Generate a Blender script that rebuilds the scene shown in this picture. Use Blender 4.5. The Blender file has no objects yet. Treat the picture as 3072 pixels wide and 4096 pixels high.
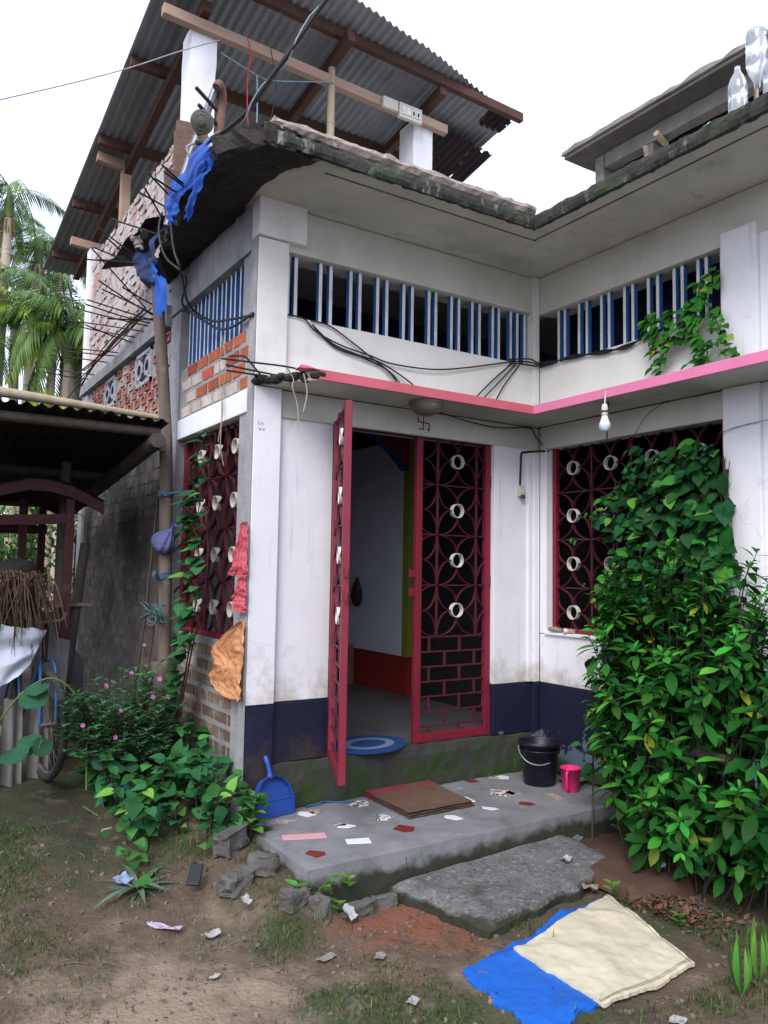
import bpy, math, random
from mathutils import Vector, Matrix, noise, Euler
random.seed(7)
scene = bpy.context.scene
col = scene.collection
R = math.radians
# ------------------------------------------------------------------ camera
cam = bpy.data.objects.new('camera', bpy.data.cameras.new('camera'))
col.objects.link(cam)
cam.data.sensor_fit = 'VERTICAL'; cam.data.sensor_height = 24.0
cam.data.lens = 24.0 * 3153.8 / 4096
cam.data.clip_start = .05; cam.data.clip_end = 400
yaw, pitch, roll = R(32.587), R(4.302), R(.930)
fw = Vector((math.sin(yaw)*math.cos(pitch), math.cos(yaw)*math.cos(pitch), math.sin(pitch)))
rt = fw.cross(Vector((0,0,1))).normalized(); up = rt.cross(fw)
r2 = rt*math.cos(roll) + up*math.sin(roll); u2 = up*math.cos(roll) - rt*math.sin(roll)
m = Matrix((r2, u2, -fw)).transposed().to_4x4()
m.translation = Vector((-4.1959, -4.4116, 1.1607))
cam.matrix_world = m
scene.camera = cam
# ------------------------------------------------------------------ sky, sun, exposure
world = bpy.data.worlds.new('World'); scene.world = world; world.use_nodes = True
wn = world.node_tree.nodes; wl_ = world.node_tree.links
bg = wn['Background']
sky = wn.new('ShaderNodeTexSky'); sky.sky_type = 'NISHITA'; sky.sun_disc = False
SUN_EL, SUN_AZ = 44, 230          # sun behind the camera, to its left (compass from +Y, clockwise)
sky.sun_elevation = R(SUN_EL); sky.sun_rotation = R(SUN_AZ)
sky.air_density = 1.0; sky.dust_density = 6.0; sky.ozone_density = 1.5
mixw = wn.new('ShaderNodeMix'); mixw.data_type = 'RGBA'
mixw.inputs[0].default_value = .72
mixw.inputs[7].default_value = (8.2, 8.95, 11.0, 1)     # flat bright overcast
wl_.new(sky.outputs[0], mixw.inputs[6]); wl_.new(mixw.outputs[2], bg.inputs[0])
bg.inputs[1].default_value = .115
sun = bpy.data.objects.new('sun', bpy.data.lights.new('sun', 'SUN')); col.objects.link(sun)
sun.data.energy = 1.5; sun.data.angle = R(30); sun.data.color = (1, .975, .94)
az = R(SUN_AZ); el = R(SUN_EL)
sd = Vector((math.sin(az)*math.cos(el), math.cos(az)*math.cos(el), math.sin(el)))
sun.rotation_euler = (-sd).to_track_quat('-Z', 'Y').to_euler(); sun.location = (-6, -8, 12)
scene.view_settings.view_transform = 'Standard'; scene.view_settings.look = 'None'
scene.view_settings.gamma = 1; scene.view_settings.use_curve_mapping = False
scene.view_settings.exposure = 0.84
scene.cycles.max_bounces = 8

# ------------------------------------------------------------------ helpers: materials
MATS = {}
def mat(name, c1, c2=None, sc=6, rough=.85, bump=.15, bs=40, layers=(), metal=0, rnd=0, trans=0, tint=None, spec=.3, alpha=None, stretch=(1,1,1), coord='pos', det=6, cracks=0):
    if name in MATS: return MATS[name]
    m = bpy.data.materials.new(name); m.use_nodes = True; MATS[name] = m
    nt = m.node_tree; N = nt.nodes; L = nt.links
    b = N['Principled BSDF']; out = N['Material Output']
    b.inputs['Roughness'].default_value = rough; b.inputs['Metallic'].default_value = metal
    b.inputs['Specular IOR Level'].default_value = spec
    if coord == 'pos': g = N.new('ShaderNodeNewGeometry'); P = g.outputs['Position']
    else: g = N.new('ShaderNodeTexCoord'); P = g.outputs['Object']
    def nz(scale, st=(1,1,1), detail=det, rg=.6):
        mp = N.new('ShaderNodeMapping'); mp.inputs['Scale'].default_value = st; L.new(P, mp.inputs[0])
        n = N.new('ShaderNodeTexNoise'); n.inputs['Scale'].default_value = scale
        n.inputs['Detail'].default_value = detail; n.inputs['Roughness'].default_value = rg
        L.new(mp.outputs[0], n.inputs['Vector']); return n.outputs['Fac']
    def mr(v, a, c, lo=0., hi=1.):
        n = N.new('ShaderNodeMapRange'); n.inputs[1].default_value = a; n.inputs[2].default_value = c
        n.inputs[3].default_value = lo; n.inputs[4].default_value = hi; L.new(v, n.inputs[0]); return n.outputs[0]
    def mth(op, a, c):
        n = N.new('ShaderNodeMath'); n.operation = op
        for i, x in enumerate((a, c)):
            if isinstance(x, (int, float)): n.inputs[i].default_value = x
            else: L.new(x, n.inputs[i])
        return n.outputs[0]
    def mx(f, a, c, blend='MIX'):
        n = N.new('ShaderNodeMix'); n.data_type = 'RGBA'; n.blend_type = blend
        if isinstance(f, (int, float)): n.inputs[0].default_value = f
        else: L.new(f, n.inputs[0])
        for i, x in ((6, a), (7, c)):
            if isinstance(x, tuple): n.inputs[i].default_value = (*x[:3], 1)
            else: L.new(x, n.inputs[i])
        return n.outputs[2]
    c2 = c2 or tuple(x*.75 for x in c1)
    C = mx(mr(nz(sc, stretch), .32, .68), c1, c2)
    if cracks:
        wv = N.new('ShaderNodeVectorMath'); wv.operation = 'MULTIPLY_ADD'; nn = N.new('ShaderNodeTexNoise'); nn.inputs['Scale'].default_value = 5; nn.inputs['Detail'].default_value = 5; L.new(P, nn.inputs['Vector'])
        L.new(nn.outputs['Color'], wv.inputs[0]); wv.inputs[1].default_value = (.28,.28,.28); L.new(P, wv.inputs[2])
        vo = N.new('ShaderNodeTexVoronoi'); vo.feature = 'DISTANCE_TO_EDGE'; vo.inputs['Scale'].default_value = cracks; L.new(wv.outputs[0], vo.inputs['Vector'])
        f = mth('MULTIPLY', mr(vo.outputs['Distance'], .0, .006*cracks, 1, 0), mr(nz(1.1), .50, .62)); C = mx(mth('MULTIPLY', f, .36), C, tuple(q*.45 for q in c1))
    for ly in layers:
        colr, s, lo, hi = ly[:4]; o = ly[4] if len(ly) > 4 else {}
        v = nz(s, o.get('st', (1,1,1)), o.get('det', 8), .65)
        if 'zr' in o:
            sp = N.new('ShaderNodeSeparateXYZ'); L.new(P, sp.inputs[0])
            z0, z1 = o['zr']; v = mth('ADD', v, mth('MULTIPLY', mr(sp.outputs[o.get('ax', 2)], z0, z1, 1, 0), o.get('k', .6)))
        if 'blob' in o:
            bx, by, br = o['blob']; vm = N.new('ShaderNodeVectorMath'); vm.operation = 'DISTANCE'; vm.inputs[1].default_value = (bx, by, -.45); L.new(P, vm.inputs[0])
            v = mth('ADD', v, mth('MULTIPLY', mr(vm.outputs['Value'], 0, br, 1, 0), o.get('k', .6)))
        f = mth('MULTIPLY', mr(v, lo, hi), o.get('amt', 1.))
        C = mx(f, C, colr)
    if rnd:
        oi = N.new('ShaderNodeObjectInfo'); gi = N.new('ShaderNodeNewGeometry')
        s = mth('FRACT', mth('ADD', oi.outputs['Random'], gi.outputs['Random Per Island']), 0)
        if tint: C = mx(mth('MULTIPLY', mr(s, tint[1], 1.), tint[2] if len(tint) > 2 else 1.), C, tint[0])
        hs = N.new('ShaderNodeHueSaturation'); L.new(C, hs.inputs['Color'])
        L.new(mr(s, 0, 1, 1-rnd, 1+rnd), hs.inputs['Value'])
        s2 = mth('FRACT', mth('MULTIPLY', s, 7.31), 0); L.new(mr(s2, 0, 1, .5-rnd*.045, .5+rnd*.045), hs.inputs['Hue'])
        C = hs.outputs[0]
    L.new(C, b.inputs['Base Color'])
    if bump:
        bn = N.new('ShaderNodeBump'); bn.inputs['Strength'].default_value = bump; bn.inputs['Distance'].default_value = .02
        L.new(nz(bs, stretch, 5), bn.inputs['Height']); L.new(bn.outputs[0], b.inputs['Normal'])
    if trans:
        t = N.new('ShaderNodeBsdfTranslucent'); L.new(C, t.inputs[0])
        ms = N.new('ShaderNodeMixShader'); ms.inputs[0].default_value = trans
        L.new(b.outputs[0], ms.inputs[1]); L.new(t.outputs[0], ms.inputs[2]); L.new(ms.outputs[0], out.inputs[0])
    if alpha: b.inputs['Transmission Weight'].default_value = alpha
    return m

# ------------------------------------------------------------------ helpers: geometry
WL = {}                                  # world location of parents
def wloc(p):
    v = Vector((0,0,0))
    while p is not None: v = v + p.location; p = p.parent
    return v
def tag(o, label=None, cat=None, group=None, kind=None):
    if label: o['label'] = label
    if cat: o['category'] = cat
    if group: o['group'] = group
    if kind: o['kind'] = kind
    return o
def empty(name, loc, label=None, cat=None, group=None, rot=0):
    o = bpy.data.objects.new(name, None); o.empty_display_size = .1
    o.location = loc; o.rotation_euler = (0,0,rot); col.objects.link(o)
    return tag(o, label, cat, group)
def inst(name, mesh, parent=None, loc=(0,0,0), rot=(0,0,0), sc=(1,1,1)):
    """object sharing a mesh; loc is a world point when the parent is unrotated"""
    o = bpy.data.objects.new(name, mesh)
    o.location = Vector(loc) - (wloc(parent) if parent else Vector((0,0,0)))
    o.rotation_euler = rot
    o.scale = (sc, sc, sc) if isinstance(sc, (int, float)) else sc
    if parent: o.parent = parent
    col.objects.link(o); return o
def frac(v): return v - math.floor(v)
class MB:
    def __init__(s): s.v = []; s.f = []; s.mi = []; s.sm = []
    def add(s, vs, fs, mi=0, sm=False):
        n = len(s.v); s.v += [tuple(p) for p in vs]
        s.f += [tuple(i+n for i in f) for f in fs]; s.mi += [mi]*len(fs); s.sm += [sm]*len(fs); return s
    def box(s, x0, x1, y0, y1, z0, z1, mi=0):
        v = [(x,y,z) for z in (z0,z1) for y in (y0,y1) for x in (x0,x1)]
        return s.add(v, [(0,2,3,1),(4,5,7,6),(0,1,5,4),(2,6,7,3),(0,4,6,2),(1,3,7,5)], mi)
    def bar(s, a, b, w, h, upv=(0,0,1), mi=0):
        a = Vector(a); b = Vector(b); d = (b-a).normalized()
        x = d.cross(Vector(upv)); x = (x if x.length > 1e-5 else d.cross(Vector((1,0,0)))).normalized(); z = x.cross(d)
        v = [p + x*sx*w/2 + z*sz*h/2 for p in (a,b) for sx,sz in ((-1,-1),(1,-1),(1,1),(-1,1))]
        return s.add(v, [(3,2,1,0),(4,5,6,7),(0,1,5,4),(1,2,6,5),(2,3,7,6),(3,0,4,7)], mi)
    def tube(s, pts, r, n=6, mi=0, caps=True):
        pts = [Vector(p) for p in pts]; rs = r if isinstance(r, (list,tuple)) else [r]*len(pts)
        ref = None; rings = []
        for i, p in enumerate(pts):
            d = (pts[min(i+1,len(pts)-1)] - pts[max(i-1,0)])
            d = d.normalized() if d.length > 1e-9 else Vector((0,0,1))
            if ref is None:
                ref = d.orthogonal().normalized()
            ref = ref - d*ref.dot(d)
            ref = ref.normalized() if ref.length > 1e-6 else d.orthogonal().normalized()
            q = d.cross(ref)
            rings.append([p + (ref*math.cos(2*math.pi*k/n) + q*math.sin(2*math.pi*k/n))*rs[i] for k in range(n)])
        v = [q for g in rings for q in g]; f = []
        for i in range(len(pts)-1):
            for k in range(n): f.append((i*n+k, i*n+(k+1)%n, (i+1)*n+(k+1)%n, (i+1)*n+k))
        s.add(v, f, mi, True)
        if caps: s.add(rings[0][::-1] + rings[-1], [tuple(range(n)), tuple(range(n,2*n))], mi)
        return s
    def lathe(s, prof, c=(0,0,0), n=24, mi=0, axis=None, sm=True):
        c = Vector(c); q = Vector((0,0,1)).rotation_difference(Vector(axis)) if axis else None
        v = []
        for r, z in prof:
            for k in range(n):
                p = Vector((r*math.cos(2*math.pi*k/n), r*math.sin(2*math.pi*k/n), z))
                v.append(c + (q @ p if q else p))
        f = [(i*n+k, i*n+(k+1)%n, (i+1)*n+(k+1)%n, (i+1)*n+k) for i in range(len(prof)-1) for k in range(n)]
        return s.add(v, f, mi, sm)
    def prism(s, poly, z0, z1, mi=0):
        n = len(poly); v = [(x,y,z0) for x,y in poly] + [(x,y,z1) for x,y in poly]
        return s.add(v, [tuple(range(n))[::-1], tuple(range(n,2*n))] + [(i,(i+1)%n,n+(i+1)%n,n+i) for i in range(n)], mi)
    def grid(s, fn, nu, nv, mi=0, sm=True, hole=None):
        v = [fn(i/nu, j/nv) for j in range(nv+1) for i in range(nu+1)]
        f = [(j*(nu+1)+i, j*(nu+1)+i+1, (j+1)*(nu+1)+i+1, (j+1)*(nu+1)+i) for j in range(nv) for i in range(nu) if not (hole and hole(i,j))]
        return s.add(v, f, mi, sm)
    def rbox(s, x0, x1, y0, y1, z0, z1, seg=.08, amp=.012, fs=9, mi=0, seed=0):
        """box with subdivided, noise-worn faces"""
        nx = max(1, round((x1-x0)/seg)); ny = max(1, round((y1-y0)/seg)); nz_ = max(1, round((z1-z0)/seg))
        idx = {}; vs = []; fs_ = []
        def vid(i,j,k):
            if (i,j,k) not in idx:
                p = Vector((x0+(x1-x0)*i/nx, y0+(y1-y0)*j/ny, z0+(z1-z0)*k/nz_))
                e = (i in (0,nx)) + (j in (0,ny)) + (k in (0,nz_))
                c = Vector(((x0+x1)/2, (y0+y1)/2, (z0+z1)/2)); h = Vector(((x1-x0)/2,(y1-y0)/2,(z1-z0)/2))
                dirn = Vector(((-1 if i==0 else 1 if i==nx else 0), (-1 if j==0 else 1 if j==ny else 0), (-1 if k==0 else 1 if k==nz_ else 0)))
                nn = noise.noise(p*fs + Vector((seed,seed*2,0))) + .5*noise.noise(p*fs*2.7)
                p = p + dirn*(nn*amp - (amp*.9 if e >= 2 else 0))
                idx[(i,j,k)] = len(vs); vs.append(p)
            return idx[(i,j,k)]
        for i in range(nx):
            for j in range(ny):
                for k, o in ((0,0),(nz_,1)):
                    q = [vid(i,j,k),vid(i+1,j,k),vid(i+1,j+1,k),vid(i,j+1,k)]; fs_.append(tuple(q if o else q[::-1]))
        for i in range(nx):
            for k in range(nz_):
                for j, o in ((0,1),(ny,0)):
                    q = [vid(i,j,k),vid(i+1,j,k),vid(i+1,j,k+1),vid(i,j,k+1)]; fs_.append(tuple(q if o else q[::-1]))
        for j in range(ny):
            for k in range(nz_):
                for i, o in ((0,0),(nx,1)):
                    q = [vid(i,j,k),vid(i,j+1,k),vid(i,j+1,k+1),vid(i,j,k+1)]; fs_.append(tuple(q if o else q[::-1]))
        return s.add(vs, fs_, mi, False)
    def mesh(s, name, mats):
        me = bpy.data.meshes.new(name); me.from_pydata(s.v, [], s.f)
        for m_ in (mats if isinstance(mats, (list,tuple)) else [mats]): me.materials.append(m_)
        me.polygons.foreach_set('material_index', s.mi); me.polygons.foreach_set('use_smooth', s.sm)
        me.update(); return me
    def build(s, name, mats, parent=None, bevel=0, local=False, sub=0):
        me = s.mesh(name, mats)
        o = bpy.data.objects.new(name, me)
        if parent is not None:
            o.parent = parent
            if not local: me.transform(Matrix.Translation(-wloc(parent)))
        col.objects.link(o)
        if bevel:
            bm = o.modifiers.new('bevel', 'BEVEL'); bm.width = bevel; bm.segments = 2; bm.limit_method = 'ANGLE'
        if sub:
            sm = o.modifiers.new('sub', 'SUBSURF'); sm.levels = sub; sm.render_levels = sub
        return o
def lowest(o):
    me = o.data; return min(v.co.z for v in me.vertices)
def place(o):
    """move a top-level mesh's origin to the middle of its base"""
    me = o.data; xs = [v.co for v in me.vertices]
    c = Vector(((min(p.x for p in xs)+max(p.x for p in xs))/2, (min(p.y for p in xs)+max(p.y for p in xs))/2, min(p.z for p in xs)))
    me.transform(Matrix.Translation(-c)); o.location = c; return o
def curve(pts, n=6):
    P = [Vector(p) for p in pts]; out = []
    for i in range(len(P)-1):
        a, b, c, d = P[max(i-1,0)], P[i], P[i+1], P[min(i+2,len(P)-1)]
        for k in range(n):
            t = k/n; out.append(.5*((2*b)+(c-a)*t+(2*a-5*b+4*c-d)*t*t+(3*b-a-3*c+d)*t**3))
    out.append(P[-1]); return out
def fbm(x, y, s, o=0): return noise.fractal(Vector((x*s+o, y*s-o, o*.37)), 1.0, 2.0, 5)
def clamp(x, a=0., b=1.): return max(a, min(b, x))

# ------------------------------------------------------------------ materials
DIRT = (.16,.11,.06)
M_white = mat('white_paint', (.735,.735,.78), (.665,.665,.72), 3, .8, .05, 60, cracks=1.1, layers=[
    ((.44,.43,.44), 2.2, .56, .80, dict(st=(1,1,.25), amt=.55)),
    ((.36,.31,.26), 5, .62, .85, dict(zr=(.34,.75), k=.30, amt=.7)),
    ((.30,.28,.26), 26, .68, .76, dict(amt=.5)), ((.30,.29,.31), 7, .60, .72, dict(st=(2.2,2.2,.14), amt=.35)), ((.74,.74,.80), 1.6, .58, .7, dict(amt=.5))])
M_cream = mat('upper_wall_paint', (.71,.70,.69), (.63,.62,.60), 2.5, .85, .06, 60, cracks=1.2, layers=[
    ((.38,.36,.31), 3, .55, .85, dict(amt=.6)), ((.25,.24,.2), 24, .70, .8, dict(amt=.5))])
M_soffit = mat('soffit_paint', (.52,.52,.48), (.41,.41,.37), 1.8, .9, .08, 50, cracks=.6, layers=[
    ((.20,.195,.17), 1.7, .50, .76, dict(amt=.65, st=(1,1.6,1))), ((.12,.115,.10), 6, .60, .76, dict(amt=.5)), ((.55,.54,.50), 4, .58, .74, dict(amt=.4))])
M_beam = mat('stained_beam_paint', (.56,.56,.52), (.46,.46,.42), 2.2, .9, .08, 50, [((.24,.25,.20), 2.4, .54, .8, dict(amt=.6, st=(1,1,.5))), ((.2,.19,.17), 22, .68, .78, dict(amt=.5))])
M_navy = mat('navy_paint', (.008,.009,.030), (.011,.012,.035), 5, .6, .08, 50, [
    ((.05,.035,.022), 6, .72, 1.0, dict(zr=(-.02,.28), k=.42, amt=.9)),
    ((.10,.12,.16), 11, .72, .78, dict(amt=.7))])
M_navy_peel = mat('peeling_navy_paint', (.008,.009,.030), (.011,.012,.035), 5, .6, .1, 50, [
    ((.11,.15,.19), 7, .80, .86, dict(zr=(-.10,.14), k=.44, amt=.9)),
    ((.032,.07,.018), 5, .90, 1.04, dict(zr=(-.24,.03), k=.62, amt=.95))])
M_moss_step = mat('mossy_plinth', (.05,.05,.046), (.03,.03,.028), 7, .9, .3, 40, [
    ((.024,.048,.012), 5, .50, .70, dict(zr=(-.27,.02), k=.14)), ((.035,.10,.018), 4, .84, 1.05, dict(blob=(-.25,-.05,1.0), k=.55, amt=.85)), ((.10,.10,.095), 13, .64, .72, dict(amt=.6))])
M_concrete = mat('grey_concrete', (.20,.203,.22), (.14,.142,.15), 5, .85, .12, 70, [
    ((.09,.09,.085), 4, .54, .74, dict(amt=.75)), ((.40,.40,.40), 9, .64, .75, dict(amt=.5)), ((.022,.026,.014), 5, .68, .90, dict(amt=.92, zr=(-.40,-.278), k=.60)), ((.12,.12,.12), 34, .62, .72, dict(amt=.5))])
M_raw = mat('raw_cement', (.33,.33,.35), (.24,.24,.25), 8, .92, .35, 45, [
    ((.12,.11,.10), 5, .56, .80, dict(st=(1,1,.35), amt=.75)), ((.52,.52,.53), 12, .62, .72, dict(amt=.5))])
M_edge = mat('mossy_slab_edge', (.05,.05,.045), (.028,.028,.026), 8, .95, .5, 40, [
    ((.26,.27,.24), 13, .56, .68, dict(amt=.8, st=(1,1,.35))), ((.05,.085,.035), 5, .52, .66, dict(amt=.7)), ((.012,.012,.011), 9, .55, .66, dict(amt=.8, st=(1,1,.3)))])
M_parapet = mat('weathered_parapet', (.33,.28,.25), (.22,.19,.17), 8, .95, .5, 35, [
    ((.06,.055,.05), 7, .55, .72, dict(amt=.85)), ((.45,.42,.38), 14, .60, .70, dict(st=(1,1,.5))), ((.05,.065,.035), 4, .55, .66, dict(amt=.7))])
M_under0 = mat('painted_groove_shadow', (.16,.155,.14), (.10,.097,.088), 6, .95, .2)  # dark strips carry the drip groove's shade as painted colour
M_rot = mat('rotten_concrete', (.042,.038,.034), (.018,.016,.015), 6, .95, .7, 30, [
    ((.13,.12,.11), 6, .60, .75, dict(amt=.8)), ((.09,.06,.04), 13, .62, .72, dict(amt=.5))])
M_pinkA = mat('faded_pink_paint', (.56,.135,.19), (.47,.10,.13), 3.5, .7, .06, 60, [
    ((.40,.10,.09), 3.3, .56, .7, dict(amt=.7)), ((.62,.45,.47), 30, .72, .77, dict(amt=.7))])
M_pinkB = mat('bright_pink_paint', (.66,.20,.36), (.61,.17,.31), 3.5, .65, .05, 60, [((.5,.16,.24), 5, .62, .8, dict(amt=.4))])
M_slat_w = mat('slat_white_edge', (.70,.71,.74), (.50,.50,.53), 9, .7, .05, 50, [((.2,.2,.2), 14, .64, .72, dict(amt=.5))])
M_slat_b = mat('slat_blue_side', (.035,.15,.42), (.03,.12,.34), 9, .6, .05, 50)
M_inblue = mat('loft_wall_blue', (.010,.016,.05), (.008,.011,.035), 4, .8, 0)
M_maroon = mat('maroon_gate_paint', (.20,.014,.036), (.155,.011,.027), 8, .5, .05, 60, [((.12,.03,.025), 14, .62, .72, dict(amt=.7))], spec=.4)
M_maroon_d = mat('dull_maroon_bars', (.085,.012,.022), (.065,.011,.018), 8, .55, .05, 60, [((.07,.03,.022), 16, .55, .68, dict(amt=.6))], spec=.35)
M_ring = mat('white_pipe_ring', (.62,.60,.56), (.5,.48,.44), 12, .6, .05, 60, [((.25,.18,.12), 22, .6, .7, dict(amt=.6))])
M_red_in = mat('red_dado_paint', (.27,.025,.02), (.2,.02,.016), 5, .6, .05)
M_green_in = mat('green_inner_paint', (.26,.31,.045), (.22,.27,.04), 5, .7, .03)
M_brown_door = mat('brown_wood_frame', (.12,.05,.02), (.08,.03,.012), 8, .6, .1, 40, stretch=(4,4,.4))
M_blue_in = mat('blue_arch_paint', (.015,.05,.22), (.012,.04,.18), 5, .6, 0)
M_floor_in = mat('cement_floor_inside', (.12,.12,.13), (.08,.08,.09), 4, .5, .05)
M_brick = mat('red_brick', (.40,.105,.05), (.30,.07,.035), 14, .9, .4, 60, [((.42,.33,.28), 7, .62, .76, dict(amt=.6))], rnd=.28)
M_brick_w = mat('whitewashed_brick', (.52,.47,.43), (.42,.33,.29), 12, .9, .4, 60, [((.38,.14,.08), 8, .60, .70, dict(amt=.8))], rnd=.15)
M_mortar = mat('grey_mortar', (.30,.30,.30), (.22,.22,.22), 12, .95, .5, 45, [((.42,.42,.42), 9, .58, .7, dict(amt=.6))])
M_smoke = mat('smoke_stained_wall', (.16,.15,.14), (.11,.10,.095), 6, .95, .35, 35, [
    ((.008,.008,.009), 1.1, .60, .86, dict(amt=.96, st=(1,1,.7), zr=(1.75,.55), k=.34)), ((.23,.10,.07), 14, .64, .72, dict(amt=.5)),
    ((.33,.33,.34), 10, .66, .76, dict(amt=.5)), ((.012,.012,.013), 1.3, .54, .7, dict(amt=.85))])
M_smoke_b = mat('smoke_stained_brick', (.185,.15,.13), (.14,.12,.105), 8, .95, .4, 45, [
    ((.008,.008,.009), 1.1, .60, .86, dict(amt=.96, st=(1,1,.7), zr=(1.75,.55), k=.34)), ((.26,.25,.24), 12, .60, .72, dict(amt=.5)), ((.012,.012,.013), 1.3, .54, .7, dict(amt=.85))], rnd=.3)
M_jali = mat('cement_lattice', (.36,.37,.42), (.28,.29,.33), 9, .9, .2)
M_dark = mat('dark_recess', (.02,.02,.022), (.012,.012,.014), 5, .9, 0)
M_peel = mat('peeling_whitewash', (.46,.42,.41), (.38,.33,.32), 5, .9, .5, 30, [
    ((.34,.15,.11), 6, .52, .60, dict(st=(1,1,.45), amt=.7)), ((.30,.27,.25), 16, .6, .7, dict(amt=.55))])
M_tin = mat('grey_corrugated_tin', (.25,.255,.285), (.19,.195,.215), 3, .55, .06, 40, [
    ((.09,.075,.07), 2.5, .56, .75, dict(amt=.7, st=(1,.3,1))), ((.31,.31,.33), 3, .6, .75, dict(amt=.5))], metal=0, spec=.4)
M_rust = mat('rusted_tin', (.035,.02,.024), (.02,.012,.016), 5, .85, .3, 40, [((.09,.035,.02), 9, .58, .7, dict(amt=.6))], metal=.2)
M_tin_d = mat('sooty_tin', (.022,.021,.021), (.012,.012,.012), 4, .85, .15, 40, [((.13,.12,.12), 7, .64, .75, dict(amt=.6))], metal=.2)
M_wood_red = mat('red_brown_timber', (.085,.040,.030), (.055,.027,.021), 5, .8, .25, 40, stretch=(1,.3,1), layers=[((.24,.18,.15), 9, .62, .74, dict(amt=.5))])
M_wood_pink = mat('pale_planed_timber', (.40,.275,.215), (.31,.205,.16), 5, .8, .2, 40, stretch=(.4,1,1.5), layers=[((.12,.08,.06), 9, .64, .74, dict(amt=.6))])
M_wood_grey = mat('grey_weathered_wood', (.17,.14,.12), (.10,.08,.065), 6, .9, .4, 40, stretch=(3,3,.4), layers=[((.28,.24,.2), 9, .6, .72, dict(amt=.5))])
M_bamboo = mat('bamboo', (.40,.34,.24), (.30,.25,.17), 6, .6, .1, 40, stretch=(3,3,.4), layers=[((.13,.10,.07), 9, .62, .72, dict(amt=.6))])
M_bamboo_d = mat('dark_bamboo', (.075,.06,.05), (.045,.036,.03), 6, .8, .2, 40, stretch=(3,3,.4), layers=[((.13,.105,.085), 9, .62, .72, dict(amt=.6))])
M_rebar = mat('rusty_rebar', (.045,.028,.024), (.03,.02,.018), 20, .8, .2, 90)
M_wire = mat('black_cable', (.012,.012,.013), (.02,.02,.021), 20, .5, 0)
M_wire_w = mat('grey_white_cable', (.33,.36,.37), (.2,.22,.23), 20, .5, 0)
M_pipe = mat('galvanised_pipe', (.20,.21,.24), (.13,.135,.15), 9, .4, .05, metal=.6)
M_pipe_r = mat('rusty_gooseneck', (.20,.105,.07), (.13,.07,.05), 10, .8, .2)
M_insul = mat('mossy_porcelain', (.15,.16,.13), (.085,.09,.07), 12, .5, .1)
M_tarp = mat('blue_tarpaulin', (.012,.10,.50), (.01,.075,.40), 6, .55, .2, 30, [((.02,.05,.16), 7, .60, .75, dict(amt=.6))], trans=.25)
M_rag = mat('grey_plastic_rag', (.42,.40,.38), (.24,.22,.21), 7, .7, .3, 30)
M_bottle = mat('clear_plastic', (.86,.89,.94), (.80,.84,.92), 6, .12, 0, alpha=.75, spec=.5)
M_bake = mat('ivory_switch_plastic', (.52,.50,.44), (.45,.43,.38), 9, .5, 0)
# GROUND_FN
def ground_z(x, y):
    z = -.475 + .115*clamp((y+1)/1., 0, 3.2)
    z += .02*fbm(x, y, .9, 3) + .012*fbm(x, y, 3.2, 8) + (.006*fbm(x, y, 11, 2) if -4.3 < x < 0 and -3.3 < y < 2.5 else 0)
    if x > -2.4: z = min(z, -.455 + .012*fbm(x, y, 2.5, 5)) if y > -1.2 else z
    q = ((x+2.46)/.34)**2 + ((y+.72)/.55)**2
    if q < 1 and x < -2.30: z += .13*(1-q)
    if -3.1 < x < -2.3 and -.5 < y < 1.3:          # bank of soil against the side wall
        z += .10*clamp((x+3.1)/.5)*clamp((y+.5)/.5)*clamp((1.3-y)/.5)
    return z

# ------------------------------------------------------------------ SETTING: ground
def build_ground():
    b = MB(); xs = []; ys = []
    def axis(lo, hi, flo, fhi, fine, coarse):
        out = []; t = lo
        while t < hi:
            out.append(t); t += fine if flo <= t < fhi else (coarse if (t < flo-6 or t > fhi+6) else .35)
        return out + [hi]
    xs = axis(-60, 60, -4.2, 0, .028, 6); ys = axis(-30, 90, -3.0, 1.6, .028, 6)
    n = len(xs); vs = []
    for y in ys:
        for x in xs: vs.append((x, y, ground_z(x, y)))
    fs = [(j*n+i, j*n+i+1, (j+1)*n+i+1, (j+1)*n+i) for j in range(len(ys)-1) for i in range(n-1)]
    b.add(vs, fs, 0, True)
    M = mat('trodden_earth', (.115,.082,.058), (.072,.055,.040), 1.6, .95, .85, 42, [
        ((.27,.205,.155), 2.6, .70, .95, dict(amt=.9, blob=(-3.25,-1.65,1.35), k=.60)),
        ((.022,.022,.014), 2.4, .74, 1.0, dict(amt=.85, blob=(-3.2,.9,2.0), k=.62)),  # dark patch at left back: moss together with shade painted into the soil
        ((.036,.050,.018), 1.7, .49, .62, dict(amt=.8)), ((.20,.16,.13), 3.6, .57, .70, dict(amt=.75)),
        ((.20,.075,.042), 3.0, .82, 1.02, dict(amt=.85, blob=(-2.05,-1.28,.85), k=.62)),
        ((.05,.066,.026), 2.2, .86, 1.04, dict(amt=.7, blob=(-2.3,-2.3,1.0), k=.55)),
        ((.035,.03,.024), 5.5, .59, .72, dict(amt=.8)), ((.27,.235,.20), 30, .66, .73, dict(amt=.75)), ((.03,.025,.022), 44, .66, .74, dict(amt=.6))])
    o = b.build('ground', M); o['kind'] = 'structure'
build_ground()

# ------------------------------------------------------------------ HOUSE
house = empty('house', (-1.2, .8, -.47), 'white painted two storey concrete house with pink ledge, blue slatted vents and tin roof', 'house')
H = house
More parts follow.
